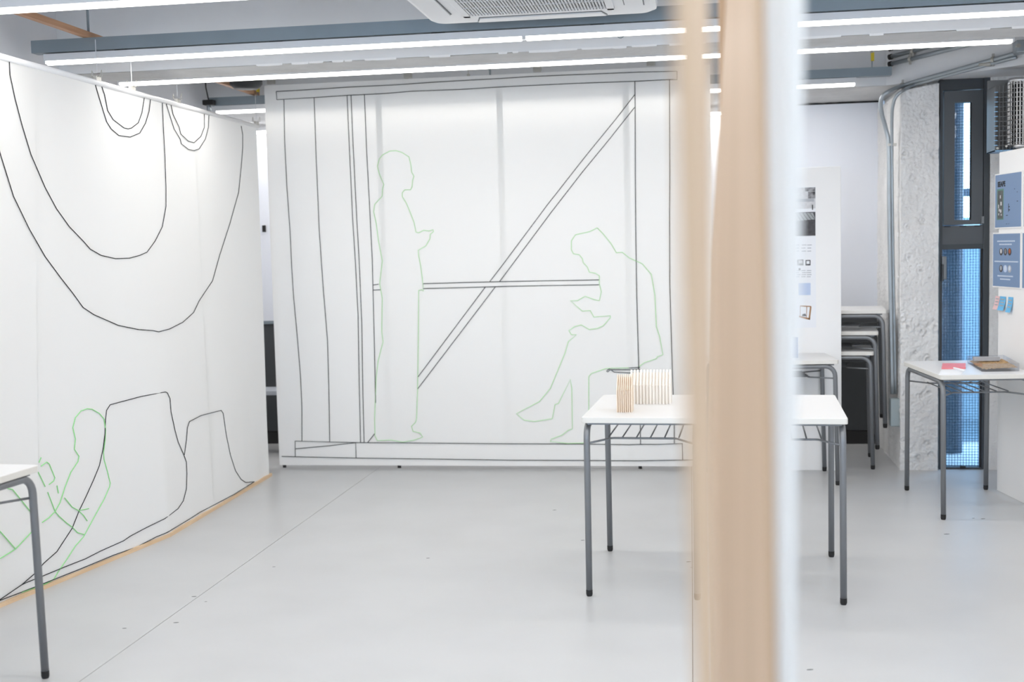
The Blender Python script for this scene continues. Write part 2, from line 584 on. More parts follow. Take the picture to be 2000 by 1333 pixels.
# ---- narrow steel window down to the floor
win = struct('window_1', MB().box(wu0, on_v(WV, 1838, 600)[0], WV - 0.03, WV + 0.06, 0, 2.5), 'frame_grey', 'narrow dark grey steel window from floor to beam')
U = lambda x, y=600: on_v(WV, x, y)[0]
Zv = lambda y, x=1880: on_v(WV, x, y)[2]
MB().box(U(1917.5), wu1, WV - 0.03, WV + 0.06, 0, 2.5).build('jamb', 'frame_grey', win, bevel=0.002)
MB().box(U(1838), U(1917.5), WV - 0.028, WV + 0.05, 0, Zv(912)).build('sill_rail', 'frame_grey', win)
MB().box(U(1838), U(1917.5), WV - 0.028, WV + 0.05, Zv(487), Zv(477)).build('glazing_bar', 'frame_grey', win)
MB().box(U(1838), U(1917.5), WV - 0.02, WV + 0.05, Zv(477), Zv(441)).build('transom', 'sash_grey', win)
MB().box(U(1838), U(1917.5), WV - 0.02, WV + 0.05, Zv(176), 2.5).build('header', 'frame_grey', win)
sash = MB()
sash.box(U(1841), U(1861.5), WV - 0.026, WV + 0.03, Zv(439), Zv(178))
sash.box(U(1894.5), U(1916), WV - 0.026, WV + 0.03, Zv(439), Zv(178))
sash.box(U(1861.5), U(1894.5), WV - 0.026, WV + 0.03, Zv(439), Zv(430))
sash.box(U(1861.5), U(1894.5), WV - 0.026, WV + 0.03, Zv(201), Zv(178))
so = sash.build('vent_sash', 'sash_grey', win)
glass_mat('glass_clear', (0.86, 0.95, 1.0), 0.06, True)
MB().box(U(1861.5), U(1894.5), WV, WV + 0.005, Zv(430), Zv(201)).build('pane', 'glass_clear', so)
MB().box(U(1892), U(1894.5), WV - 0.012, WV, Zv(430), Zv(201)).build('gasket', 'black_gap', so)
MB().box(U(1838), U(1917.5), WV, WV + 0.005, Zv(912), Zv(487)).build('pane', 'glass_wired', win)
MB().box(U(1914), U(1917.5), WV - 0.012, WV, Zv(912), Zv(487)).build('gasket', 'black_gap', win)
MB().box(U(1836), U(1845), WV - 0.055, WV - 0.026, Zv(545), Zv(500)).build('lock_case', 'lock_grey', win, bevel=0.004)
MB().box(U(1835), U(1839), WV - 0.06, WV - 0.026, Zv(548), Zv(515)).build('lock_lever', 'frame_grey', win, bevel=0.003)
for x in (1848, 1878, 1906):
    MB().box(U(x - 6), U(x + 6), WV - 0.0275, WV - 0.018, Zv(443), Zv(441)).build('vent_slot', 'black_gap', win)
MB().box(U(1913), U(1918), WV - 0.036, WV - 0.026, Zv(438), Zv(424)).build('hinge', 'lock_grey', win)
MB().box(U(1874), U(1885), WV - 0.036, WV - 0.026, Zv(914), Zv(909)).build('bottom_catch', 'black_gap', win)

# ---- outside
struct('ground_outside', MB().box(-2, 9, 7.36, 30, -0.2, -0.06), 'ext_ground')
ew = tag(MB().box(0.5, 6.0, 9.6, 9.75, -0.06, on_v(9.6, 1885, 425)[2]).build('garden_wall', 'ext_wall'), 'pale blue wall outside the narrow window', 'wall')
rings = []
pu = on_v(7.75, 1858, 700)[0]
pr = (on_v(7.75, 1881, 700)[0] - on_v(7.75, 1836, 700)[0]) / 2
pm = MB()
pp, rr = [], []
for i in range(300):
    pp.append((pu, 7.75, -0.06 + i * 0.0105))
    rr.append(pr * (1.0 if i % 2 else 0.975))
pm.tube(pp, rr, 20)
tag(pm.build('ribbed_post', 'ext_post', smooth=False), 'dark blue ribbed post standing outside the narrow window', 'post')
p = on_v(9.4, 1890, 376)
tag(MB().box(p[0] - 0.15, p[0] + 0.5, 9.8, 9.86, on_v(9.8, 1885, 384)[2], on_v(9.8, 1885, 368)[2]).box(p[0] - 0.12, p[0] - 0.08, 9.8, 9.86, 0, on_v(9.8, 1885, 370)[2]).build('rail_outside', 'ext_post'), 'blue rail above the garden wall outside the window', 'rail')
p = on_z(-0.055, 1895, 888)
tag(MB().hexa([(p[0] - 0.6, p[1] - 0.02, -0.06), (p[0] + 0.8, p[1] - 0.08, -0.06), (p[0] + 0.8, p[1] + 0.16, -0.06), (p[0] - 0.6, p[1] + 0.22, -0.06),
               (p[0] - 0.6, p[1] - 0.02, -0.05), (p[0] + 0.8, p[1] - 0.08, -0.05), (p[0] + 0.8, p[1] + 0.16, -0.05), (p[0] - 0.6, p[1] + 0.22, -0.05)]).build('kerb_stone', 'ext_white'), 'white kerb on the ground outside the narrow window', 'kerb')

# ---- whiteboard on the back wall
wb = thing('whiteboard', 'wide white board mounted on the back wall under the beam', 'whiteboard', (0, 0, 0))
MB().box(WALL_L + 0.02, 1.222, WALL_B - 0.045, WALL_B - 0.002, 0.885, 2.245).build('surface', 'whiteboard', wb)
MB().box(WALL_L + 0.02, 1.225, WALL_B - 0.05, WALL_B - 0.001, 0.862, 0.884).build('bottom_rail', 'galvanised', wb)
MB().box(1.222, 1.23, WALL_B - 0.05, WALL_B - 0.001, 0.885, 2.245).build('side_trim', 'black_gap', wb)

# ================================================================== CEILING FITTINGS
LAMP_Z = 2.266


def rail(v, u0, u1, label, rods=(), z0=2.305, z1=2.362):
    t = thing('steel_rail', label, 'rail', ((u0 + u1) / 2, v, z0), group=None)
    L = (u1 - u0) / 2
    h = z1 - z0
    prof = [(-.03, 0), (.03, 0), (.03, h), (.024, h), (.024, .005), (-.024, .005), (-.024, h), (-.03, h)]
    # open channel: web towards the floor
    MB().prism(prof, -L, L, 'x').build('channel', 'galvanised', t)
    for u in rods:
        hr = MB().tube([(u - (u0 + u1) / 2, 0, 0.0), (u - (u0 + u1) / 2, 0, CEIL - z0)], 0.006, 8).build('hanger_rod', 'galvanised', t, smooth=True)
        MB().tube([(u - (u0 + u1) / 2, 0, h - 0.004), (u - (u0 + u1) / 2, 0, h + 0.012)], 0.016, 6).build('nut', 'galvanised', hr)
    return t


def lamp(v, u0, u1, label, group=None):
    t = thing('tube_lamp', label, 'lamp', ((u0 + u1) / 2, v, LAMP_Z), group=group)
    L = (u1 - u0) / 2
    hs = MB().box(-L, L, -0.019, 0.019, 0.003, 0.034).build('housing', 'ac_white', t)
    MB().tube([(-L + .003, 0, 0), (L - .003, 0, 0)], 0.0155, 10).build('tube', 'lamp_glow', t, smooth=True)
    for s in (-1, 1):
        MB().box(s * L - (0 if s > 0 else .008), s * L + (0 if s < 0 else .008), -0.02, 0.02, -0.010, 0.034).build('end_cap', 'ac_white', hs)
    n = max(2, int(L * 2 / 0.6))
    for i in range(n):
        u = -L + (i + 0.5) * 2 * L / n
        MB().box(u - .03, u + .03, -0.018, 0.018, 0.034, 0.0365).build('bracket', 'black_gap', hs)
    ld = bpy.data.lights.new('tube_light', 'AREA')
    ld.shape = 'RECTANGLE'
    ld.size = 2 * L - 0.01
    ld.size_y = 0.026
    ld.energy = LAMP_W_PER_M * 2 * L
    ld.color = (1.0, 0.965, 0.915)
    lo = bpy.data.objects.new('tube_light', ld)
    COL.objects.link(lo)
    lo.parent = t
    lo.location = (0, 0, -0.0165)
    return t


rail(5.17, -2.99, 2.45, 'steel channel rail hanging in front of the middle ceiling beam, just behind the air conditioner', rods=(-2.72, -0.82, 1.1))
lamp(5.17, -2.93, -0.712, 'long white tube lamp in front of the middle beam, above the arc cloth')
lamp(5.17, -0.696, 2.4, 'long white tube lamp in front of the middle beam, passing the air conditioner')
rail(5.90, -2.99, 1.55, 'steel channel rail hidden behind the middle ceiling beam', rods=(-2.0, 0.3))
lamp(5.90, -2.94, 1.49, 'long white tube lamp just behind the middle ceiling beam')
rail(7.225, -3.0, 1.16, 'steel channel rail in front of the beam above the whiteboard', rods=(-1.2,), z0=2.302, z1=2.352)
lamp(7.225, -2.96, 0.955, 'long white tube lamp behind the big hanging cloth with drawn figures')
lamp(7.985, -3.0, 0.45, 'white tube lamp right above the whiteboard')
for o in bpy.data.objects:
    if o.name.startswith('tube_lamp') and o.get('label', '').endswith('above the whiteboard'):
        o.location.z = 2.212
rail(4.06, -3.0, -1.5, 'short steel channel rail between the arc cloth and the air conditioner', rods=(-2.7, -1.7))
rail(4.06, 0.05, 2.45, 'added unseen steel rail on the window side of the air conditioner', rods=(0.4, 2.0))  # unseen rail, added to carry the fill lamp below it
lamp(4.06, 0.1, 2.4, 'added unseen fill lamp on the window side of the air conditioner')  # unseen lamp, added to brighten the desks and the figure cloth
lamp(4.06, -2.98, -1.52, 'short white tube lamp between the arc cloth and the air conditioner')
for v in (3.4, 2.4, 1.4, 0.4, -0.8):  # lamp rows out of view, added as frontal fill for the cloths
    rail(v, -2.9, 2.5, 'added steel rail of an unseen fill lamp row, front half of the room', rods=(-2, 2))['group'] = 'added rails in the front half of the room'
    lamp(v, -2.85, 2.45, 'added white tube lamp of an unseen fill row, front half of the room', 'added fill lamps in the front half of the room')

# ---- ceiling cassette air conditioner
AC = thing('air_conditioner', 'white square ceiling cassette air conditioner with slatted grille', 'air conditioner', (-0.595, 4.505, 2.30))


def rrect(h, r, n=6, hy=None):
    hy = hy or h
    out = []
    for cx, cy, a0 in ((h - r, hy - r, 0), (-(h - r), hy - r, 90), (-(h - r), -(hy - r), 180), (h - r, -(hy - r), 270)):
        for i in range(n + 1):
            a = math.radians(a0 + 90 * i / n)
            out.append((cx + r * math.cos(a), cy + r * math.sin(a)))
    return out


m = MB()
layers = [(0.445, 0.0), (0.468, 0.012), (0.473, 0.035), (0.465, 0.05)]
k = None
for h, z in layers:
    ring = rrect(h, 0.05)
    k = len(ring)
    m.v += [(a, b, z) for a, b in ring]
m.f.append(tuple(reversed(range(k))))
for j in range(len(layers) - 1):
    for i in range(k):
        m.f.append((j * k + i, j * k + (i + 1) % k, (j + 1) * k + (i + 1) % k, (j + 1) * k + i))
m.f.append(tuple((len(layers) - 1) * k + i for i in range(k)))
m.build('panel', 'ac_white', AC)
MB().box(-0.42, 0.42, -0.42, 0.42, 0.05, CEIL - 2.30).build('casing', 'galvanised', AC)
MB().box(-0.275, 0.275, -0.275, 0.275, -0.0015, 0.001).build('grille_back', 'ac_line', AC)
gr = MB()
for s in (-1, 1):
    gr.box(s * 0.29 - 0.015, s * 0.29 + 0.015, -0.305, 0.305, -0.008, 0.0)
    gr.box(-0.305, 0.305, s * 0.29 - 0.015, s * 0.29 + 0.015, -0.008, 0.0)
gr.build('grille_frame', 'ac_white', AC, bevel=0.002)
NS = 44
sl = None
for i in range(NS):
    u = -0.268 + i * 0.536 / (NS - 1)
    if sl is None:
        sl = MB().box(-0.0036, 0.0036, -0.275, 0.275, -0.008, -0.001).build('grille_slat', 'ac_slat', AC)
        o = sl
    else:
        o = sl.copy()
        COL.objects.link(o)
    o.location = (u, 0, 0)
for j in range(5):
    MB().box(-0.275, 0.275, -0.24 + j * 0.12 - 0.002, -0.24 + j * 0.12 + 0.002, -0.009, -0.0015).build('grille_rib', 'ac_slat', AC)
for k2 in range(4):
    a = k2 * math.pi / 2
    g = MB().prism([(0.345, -0.25), (0.425, -0.27), (0.425, 0.27), (0.345, 0.25)], -0.002, 0.001).build('outlet_slot', 'ac_line', AC)
    g.rotation_euler = (0, 0, a)
    g = MB().prism([(0.350, -0.247), (0.421, -0.265), (0.421, 0.265), (0.350, 0.247)], -0.007, 0.0).build('louvre_flap', 'ac_white', AC)
    g.rotation_euler = (0, 0, a)

# ---- wooden strips laid along the rails above the left cloth
for n_, (v0, v1) in enumerate(((3.0, 5.46), (5.79, 7.31))):
    t = MB().box(-2.735, -2.705, v0, v1, 2.3635, 2.390).build('wooden_strip', 'wood_strip')
    tag(t, ['thin wooden strip over the arc cloth, in front of the middle beam', 'thin wooden strip over the arc cloth, behind the middle beam'][n_], 'wooden strip')

# ---- small round black loudspeaker under the slab and its tag
p = on_v(6.75, 480, 150)
sp = thing('ceiling_speaker', 'round black drum speaker hanging behind the middle lamp row', 'speaker', (p[0], p[1], p[2] - 0.07))
MB().tube([(0, 0, 0), (0, 0, 0.025), (0, 0, 0.12), (0, 0, 0.14)], [0.07, 0.095, 0.1, 0.085], 28).build('drum', 'speaker_black', sp, smooth=True)
MB().tube([(0, 0, 0.14), (0, 0, CEIL - p[2] + 0.07)], 0.012, 8).build('stem', 'galvanised', sp)
MB().tube([(0.075, -0.085, 0.06), (-0.06, -0.088, 0.11)], 0.003, 6).build('wire', 'string', sp)


def hanger(name, x, y0, y1, v, label):
    a = on_v(v, x, y0)
    b = on_v(v, x, y1)
    t = thing(name, label, 'hanger', (a[0], v, b[2]))
    h = CEIL - b[2]
    MB().tube([(0, 0, 0), (0, 0, h)], 0.003, 6).build('wire', 'galvanised', t)
    hh = (a[2] - b[2])
    MB().box(-0.006, 0.012, -0.006, 0.004, hh * 0.35, hh * 0.75).build('yellow_tag', 'tag_yellow', t)
    MB().box(-0.008, 0.004, -0.01, 0.008, hh * 0.72, hh * 1.0).build('turnbuckle', 'clip_metal', t)
    return t


hanger('rail_hanger', 1703, 92, 134, 7.225, 'hanging wire with yellow tag above the rail end by the conduits')
hanger('rail_hanger', 502, 150, 196, 7.225, 'hanging wire with yellow tag above the rail in the slit between the two cloths')
# clamp and short pipe where the rear rail meets the wall behind the arc cloth
p = on_v(7.19, 412, 203)
cl = thing('pipe_clamp', 'black clamp holding a short pipe at the left end of the rear rail', 'clamp', (p[0], 7.155, p[2]))
MB().box(-0.035, 0.035, -0.02, 0.03, -0.012, 0.02).build('clamp_body', 'rubber', cl, bevel=0.004)
MB().tube([(0, 0, 0.0), (0, 0, -0.055)], 0.014, 10).build('pipe', 'conduit', cl, smooth=True)
MB().tube([(0, 0, 0.02), (-0.015, 0, 0.1), (-0.012, 0, 0.2), (0.0, 0, 0.4)], 0.004, 6).build('cable', 'rubber', cl, smooth=True)
# small dome on the beam face
p = on_v(MIDF, 1212, 67)
dm = thing('camera_dome', 'small chrome dome on the lit face of the middle beam', 'dome', (p[0], MIDF, p[2]))
MB().tube([(0, 0, 0), (0, -0.01, 0), (0, -0.02, 0), (0, -0.026, 0)], [0.016, 0.0155, 0.01, 0.003], 14).build('dome', 'chrome', dm, smooth=True)
MB().tube([(0, 0, 0), (0, -0.004, 0)], 0.019, 14).build('ring', 'galvanised', dm)

# ---- conduits on the skewed beam and down the column
pf = SA + sn * 0.026


def on_skew(x, y, off=0.026):
    q = SA + sn * off
    return on_plane((q[0], q[1], 0), (sn[0], sn[1], 0), x, y)


def conduit(name, pts, r, label, cat='conduit'):
    # smooth through the points
    ps = [Vector(p) for p in pts]
    out = []
    for i in range(len(ps) - 1):
        p0, p1, p2, p3 = ps[max(i - 1, 0)], ps[i], ps[i + 1], ps[min(i + 2, len(ps) - 1)]
        for t in (0, .25, .5, .75):
            out.append(0.5 * ((2 * p1) + (p2 - p0) * t + (2 * p0 - 5 * p1 + 4 * p2 - p3) * t * t + (3 * p1 - p0 - 3 * p2 + p3) * t ** 3))
    out.append(ps[-1])
    base = Vector((0, 0, 0))
    return tag(MB().tube(out, r, 12).build(name, 'conduit', smooth=True), label, cat)


PV = 7.19
top = [on_skew(*q) for q in ((1998, 100.5), (1950, 114), (1900, 128), (1850, 142), (1800, 156), (1768, 166))]
dn = [on_v(v_, *q) for v_, q in ((7.11, (1738, 178)), (7.12, (1723, 190)), (7.14, (1720, 205)), (7.16, (1723, 225)), (PV, (1731, 255)), (PV, (1736, 290)), (PV, (1737, 420)), (PV, (1740, 600)), (PV, (1743, 770)))]
conduit('conduit_pipe', top + dn, 0.0125, 'grey steel conduit running the skewed beam and down the column, outer one')
top = [on_skew(*q) for q in ((1985, 112), (1940, 123.5), (1900, 134), (1850, 147.5), (1800, 162), (1784, 168))]
dn = [on_v(v_, *q) for v_, q in ((7.095, (1764, 177)), (7.10, (1750, 189)), (7.115, (1744, 206)), (7.14, (1742, 230)), (PV, (1742, 300)), (PV + .01, (1743, 420)), (PV + .01, (1746, 600)), (PV + .01, (1749, 770)))]
conduit('conduit_pipe', top + dn, 0.0095, 'thinner grey steel conduit under the outer one, bending down the column')
names = ['topmost', 'middle', 'lowest']
for i, (q0, q1) in enumerate((((1740, 94), (1990, 20)), ((1740, 111), (1990, 45)), ((1740, 125), (1990, 63)))):
    a = on_skew(*q0, off=0.02)
    b = on_skew(*q1, off=0.02)
    t = tag(MB().tube([a, b], 0.0125, 12).build('conduit_pipe', 'conduit', smooth=True), '%s of three parallel steel conduits high on the skewed beam' % names[i], 'conduit')
    d = (Vector(b) - Vector(a)).normalized()
    MB().tube([Vector(a) - d * 0.012, Vector(a) + d * 0.006], 0.0165, 12).build('grommet', 'rubber', t)


def saddle(x, y, label, off=0.02, r=0.02):
    a = Vector(on_skew(x, y, off))
    dd = Vector((sd[0], sd[1], 0))
    t = thing('pipe_saddle', label, 'pipe clip', a)
    MB().tube([-dd * 0.008, dd * 0.008], r, 10).build('strap', 'clip_metal', t)
    MB().box(-0.006, 0.006, -0.006, 0.006, r - 0.004, r + 0.016).build('lug', 'clip_metal', t)
    MB().box(-0.006, 0.006, -0.006, 0.006, -r - 0.016, -r + 0.004).build('lug', 'clip_metal', t)


saddle(1783, 100, 'pipe clip on the middle one of three parallel conduits', 0.02, .0165)
saddle(1778, 115, 'pipe clip on the lowest of three parallel conduits', 0.02, .0165)
saddle(1763, 167, 'pipe clip where the outer conduit leaves the skewed beam', 0.026, .017)
saddle(1940, 117, 'pipe clip on the outer conduit above the window header', 0.026, .017)
t = thing('pipe_coupling', 'sleeve coupling on the thinner conduit above the window', 'coupling', on_skew(1925, 128))
MB().tube([(-sd[0] * .035, -sd[1] * .035, 0.01), (sd[0] * .035, sd[1] * .035, 0.004)], 0.0135, 12).build('sleeve', 'clip_metal', t, smooth=True)
a = on_v(PV, 1741, 515)
t = thing('pipe_saddle', 'pipe clip on the conduits halfway down the column', 'pipe clip', tuple(on_v(PV, 1740, 283)))
MB().box(-0.02, 0.03, -0.016, 0.016, -0.007, 0.007).build('strap', 'clip_metal', t)
a = on_skew(1992, 92, 0.05)
t = thing('cable_box', 'grey cast junction box where the conduits end above the mesh box', 'junction box', tuple(a))
MB().box(-0.03, 0.05, -0.05, 0.03, -0.035, 0.03).build('box', 'conduit', t, bevel=0.006)
MB().tube([(-0.02, -0.055, 0.0), (-0.02, -0.03, 0.0)], 0.012, 10).build('screw', 'clip_metal', t)
# wall box at the foot of the conduits
a = on_v(PV, 1738, 832)
b = on_v(PV, 1757, 778)
t = thing('conduit_box', 'grey-green box at the foot of the column conduits', 'junction box', ((a[0] + b[0]) / 2, PV, a[2]))
w = (b[0] - a[0]) / 2
MB().box(-w, w, -0.035, 0.03, 0, b[2] - a[2]).build('box', 'junction_box', t, bevel=0.004)
MB().box(-w * 1.02, w * 1.02, -0.039, -0.034, 0.004, b[2] - a[2] - 0.004).build('lid', 'junction_box', t, bevel=0.002)

# ================================================================== THE BIG CLOTH WITH FIGURES
CANV = 7.12


def back_disp(u, z):
    return 0.006 * noise.noise((u * 1.1, z * 0.5, 0)) + 0.0022 * noise.noise((u * 5, z * 2.2, 5)) + 0.008 * max(0, 0.3 - z) * noise.noise((u * 4, 0, 2))


def back_at(x, y, off=0.0035):
    p = on_v(CANV, x, y)
    return (p[0], CANV - off - back_disp(p[0], p[2]), p[2])


bu0 = on_v(CANV, 531, 540)[0]
bu1 = on_v(CANV, 1391, 540)[0]
btop, bbot = 2.40, 0.020
seams = [bu0] + [on_v(CANV, x, 300)[0] for x in (748, 984, 1230)] + [bu1]
cloth = thing('drawn_cloth', 'large white hanging cloth with outlines of a standing and a sitting figure', 'hanging cloth', ((bu0 + bu1) / 2, CANV, 0))
ctr = np.array([(bu0 + bu1) / 2, CANV, 0])


def loc(pts, c):
    return [tuple(np.array(p) - c) for p in pts]


for i in range(4):
    a, b = seams[i] - (0.038 if i else 0), seams[i + 1]
    off = 0.0012 * (i % 2)
    MB().grid(lambda s, t: (a + s * (b - a) - ctr[0], -back_disp(a + s * (b - a), bbot + t * (btop - bbot)) + off, bbot + t * (btop - bbot)), 20, 60).build('cloth_width', 'cloth', cloth, smooth=True)
MB().tube([(bu0 + 0.01 - ctr[0], 0.028, bbot + 0.014), (bu1 - 0.01 - ctr[0], 0.028, bbot + 0.014)], 0.009, 8).build('hem_bar', 'rubber', cloth)
for x in (553, 778, 1250):
    q = on_v(CANV, x, 905)
    MB().tube([(q[0] - ctr[0], 0.024, 0.0), (q[0] - ctr[0], 0.024, bbot + 0.016)], 0.011, 10).build('hem_foot', 'rubber', cloth)

BLACK = [
    [(540, 179), (614, 175), (682, 170.5), (774, 166), (851, 160.5), (960, 154.5), (1043, 149.5), (1128, 146), (1245, 141.4), (1323, 139.5), (1323, 156), (1307, 156), (1245, 159), (1128, 163), (1043, 167), (960, 171), (899, 175), (805, 178.5), (751, 183), (712, 185), (682, 186.5), (614, 191), (541, 195), (540, 179)],
    [(555, 194), (556.5, 274), (561, 368), (567, 451), (570, 520), (574, 582), (581, 658), (587.5, 738), (590, 797), (590, 862)],
    [(614, 191), (617.5, 297), (624, 451), (628, 510), (632, 566), (640, 665), (642.6, 764), (644, 863)],
    [(678.5, 186.5), (682.5, 282), (689, 425), (694.5, 510), (699.7, 615), (702, 747), (704.6, 864)],
    [(686, 186), (690, 282), (697, 425), (702, 510), (707, 632), (709, 764), (711.5, 864)],
    [(712, 185), (716.6, 297), (724, 439), (727.5, 510), (731, 648), (734, 787)],
    [(1240, 159.4), (1240.6, 211), (1241, 354), (1242, 470), (1243.6, 576), (1247.5, 716), (1250.6, 830), (1251, 868)],
    [(1308, 156), (1308.5, 340), (1308, 420), (1308.3, 556), (1313, 716), (1317, 830), (1317, 866)],
    [(1239.4, 185.6), (1202, 234), (1148, 300), (1068, 402), (1051, 425), (980, 520), (957, 550)], [(948, 561), (817, 736)],
    [(1239.4, 210), (1192, 270), (1137, 337), (1075.5, 416.6), (998.5, 520), (976, 550)], [(968, 560), (816, 760)],
    [(827, 554.5), (906, 552), (1000, 550), (1170, 547)], [(827, 564), (1000, 559.4), (1170, 556.5)],
    [(729, 557), (740, 555.4)], [(729, 567), (743.6, 566)],
    [(577, 893), (576.6, 862), (685, 864.7), (1000, 867), (1139, 867.8), (1229, 869.2), (1249, 868.5), (1284, 868.6), (1333, 866.6), (1333.7, 899)],
    [(550.5, 892), (698, 895), (1000, 899), (1139, 899.8), (1241, 900.6), (1385, 898)],
    [(577.6, 877), (645, 871), (695, 865), (696, 895)], [(718.5, 864.7), (732, 847.5)],
    [(1250, 718), (1226.7, 719), (1193, 720), (1188.5, 721.7), (1184.7, 725.5), (1187, 727), (1191.5, 723), (1226.7, 722.5), (1250, 722)],
    [(1194.5, 724), (1199, 727), (1226.7, 728.5), (1250, 729)],
]
GREEN = [
    [(773.7, 294.5), (785, 298), (799, 306.8), (802.7, 322.4), (804.4, 336.7), (808.7, 344.7), (806, 352), (805, 365), (802, 371), (790.8, 371), (786, 376.6), (786, 384.6), (793.6, 396.6), (802, 416.5), (809, 435), (812.7, 453.6), (818, 455), (827.8, 450), (838, 451.6), (846, 448.7), (847, 452.7), (840.6, 458), (840, 466.4), (832, 480.6), (817, 489), (818, 500), (822, 520), (825, 543), (827.4, 569), (824, 566), (818, 567.7), (817.5, 648.5), (816, 760.7), (814, 817), (812, 825), (804, 833), (807, 843), (821, 846), (826, 854), (810, 859.7), (787, 864), (764, 859.7), (737.6, 861), (732.7, 851.5), (732, 817), (735, 737.6), (739, 704.6), (748.5, 668), (746, 648.5), (747, 582.5), (742, 554.5), (747, 510), (739.5, 470.7), (735, 436.5), (730, 413.7), (732, 399.4), (746.6, 383.7), (747.4, 368), (750, 361), (741, 339.5), (737.5, 325), (741, 311), (748, 302.5), (762, 295.4), (773.7, 294.5)],
    [(1166.7, 445.4), (1151, 453), (1124, 459), (1116, 470.7), (1116, 488), (1120, 496), (1131.6, 498), (1137.5, 505.8), (1139.4, 513.6), (1147, 521.4), (1151, 532), (1163, 534), (1170.6, 539), (1170.6, 554.6), (1174.5, 570), (1170.6, 587.7), (1161, 585.8), (1143, 579), (1127.7, 587.7), (1114, 587.7), (1137.5, 608), (1153, 607), (1160, 619.7), (1192, 617), (1192, 621), (1178.4, 636.5), (1166.7, 642), (1151, 644), (1135.5, 635), (1122, 638.4), (1111, 646), (1116, 654), (1126, 654), (1110, 667.7), (1104, 689), (1075, 759), (1053.6, 784.7), (1008.8, 808), (1024, 821), (1044, 823.7), (1079, 818), (1084, 790.6), (1090.7, 788.6), (1114, 741.8), (1116.8, 759), (1118, 838), (1110, 841), (1096.5, 851), (1077, 857.7), (1075, 862.7), (1108, 866.6), (1150, 865.5)],
    [(1150, 860), (1150, 736), (1155, 730), (1184, 720), (1229, 719)],
    [(1166.7, 445.4), (1178, 457), (1194, 476.6), (1204, 494), (1215.5, 493), (1229, 504), (1254.5, 515.6), (1272, 536), (1279, 576), (1282, 638.4), (1288.4, 658), (1294.7, 693), (1284, 697), (1282, 701), (1258.4, 708.7), (1248.6, 716.5)],
]
for pl in BLACK:
    MB().tube(loc([back_at(*q) for q in pl], ctr), 0.0022, 5).build('black_cord', 'cord_black', cloth)
for pl in GREEN:
    MB().tube(loc([back_at(*q) for q in pl], ctr), 0.0024, 5).build('green_cord', 'cord_green_pale', cloth)


def clip(loc_, rz, label, group=None, stem=0.0, w=0.05):
    t = thing('bulldog_clip', label, 'clip', loc_, rz, group)
    MB().prism([(-0.010, -0.014), (0.010, -0.014), (0.007, 0.016), (-0.007, 0.016)], -w / 2, w / 2, 'x').build('jaw', 'clip_metal', t, bevel=0.002)
    for s in (-1, 1):
        MB().tube([(-0.009, s * 0.006, 0.014), (-0.012, s * 0.02, 0.017), (0, s * 0.022, 0.042), (0.012, s * 0.02, 0.017), (0.009, s * 0.006, 0.014)], 0.0018, 6).build('handle', 'clip_metal', t, smooth=True)
    if stem:
        MB().tube([(0, 0, 0.03), (0, 0, 0.03 + stem)], 0.0016, 6).build('hanging_string', 'string', t)
    return t


for x, y, lb in ((528, 158, 'clip at the top corner of the figure cloth nearest the arc cloth'), (796, 147, 'clip on the top edge of the figure cloth above the drawn standing figure'),
                 (1049, 134, 'clip on the figure cloth between the standing figure and the brace end'), (1271, 122, 'clip on the top edge of the figure cloth above the brace end')):
    q = on_v(CANV - 0.012, x, y)
    clip((q[0], CANV, q[2] - 0.004), 0, lb, None, 0.5)
q = on_v(CANV, 915, 140)
t = thing('cup_hook', 'small hook on the top edge of the figure cloth', 'hook', (q[0], CANV - 0.01, q[2] - 0.02))
MB().tube([(0, 0, 0), (0, 0, 0.03), (0.008, 0, 0.04), (0.014, 0, 0.032), (0.01, 0, 0.024)], 0.003, 6).build('hook', 'clip_metal', t, smooth=True)
MB().box(-0.008, 0.008, -0.002, 0.02, -0.006, 0.004).build('plate', 'clip_metal', t)

# ================================================================== THE CLOTH WITH ARCS ALONG THE LEFT WALL
LU, LTOP = -2.56, 2.118
LV0, LV1 = 3.55, 6.838


def left_off(v):
    if v < 5.335:
        return -0.14 + (v - 4.19) / (5.335 - 4.19) * 0.175
    return 0.035 + (v - 5.335) / (6.838 - 5.335) * (-0.045)


def left_u(v, z):
    q = 1 - z / LTOP
    soft = left_off(max(v, 3.3)) * q
    fold = 0.010 * q * noise.noise((v * 5.0, z * 0.8, 3)) + 0.006 * noise.noise((v * 2.0, z * 0.7, 8))
    crease = 0.006 * max(0, 0.55 - z) * noise.noise((v * 14, z * 3, 1))
    return LU + soft + fold * 0.8 + crease


def left_at(x, y, off=0.0032):
    u = LU
    for _ in range(12):
        p = on_u(u, x, y)
        u = left_u(p[1], min(max(p[2], 0), LTOP))
    return (u + off, p[1], p[2])


lc = np.array([LU, (LV0 + LV1) / 2, 0])
arcs = thing('drawn_cloth', 'white hanging cloth along the left wall with big drawn arcs and a seated green figure', 'hanging cloth', tuple(lc))
sv = [LV0, 4.42, 5.19, 5.93, LV1]
for i in range(4):
    a, b = sv[i], sv[i + 1] + (0.03 if i < 3 else 0)
    off = 0.0012 * (i % 2)
    MB().grid(lambda s, t: (left_u(a + s * (b - a), 0.012 + t * (LTOP - 0.012)) - lc[0] + off, a + s * (b - a) - lc[1], 0.012 + t * (LTOP - 0.012)), 26, 60).build('cloth_width', 'cloth', arcs, smooth=True)
MB().tube([(0, LV0 - lc[1], LTOP + 0.004), (0, LV1 + 0.03 - lc[1], LTOP + 0.004)], 0.0125, 12).build('top_rod', 'white_rod', arcs, smooth=True)
pts = [(left_off(LV0) + LU - lc[0], LV0 - lc[1]), (0.035, 5.335 - lc[1]), (-0.01, LV1 + 0.03 - lc[1])]
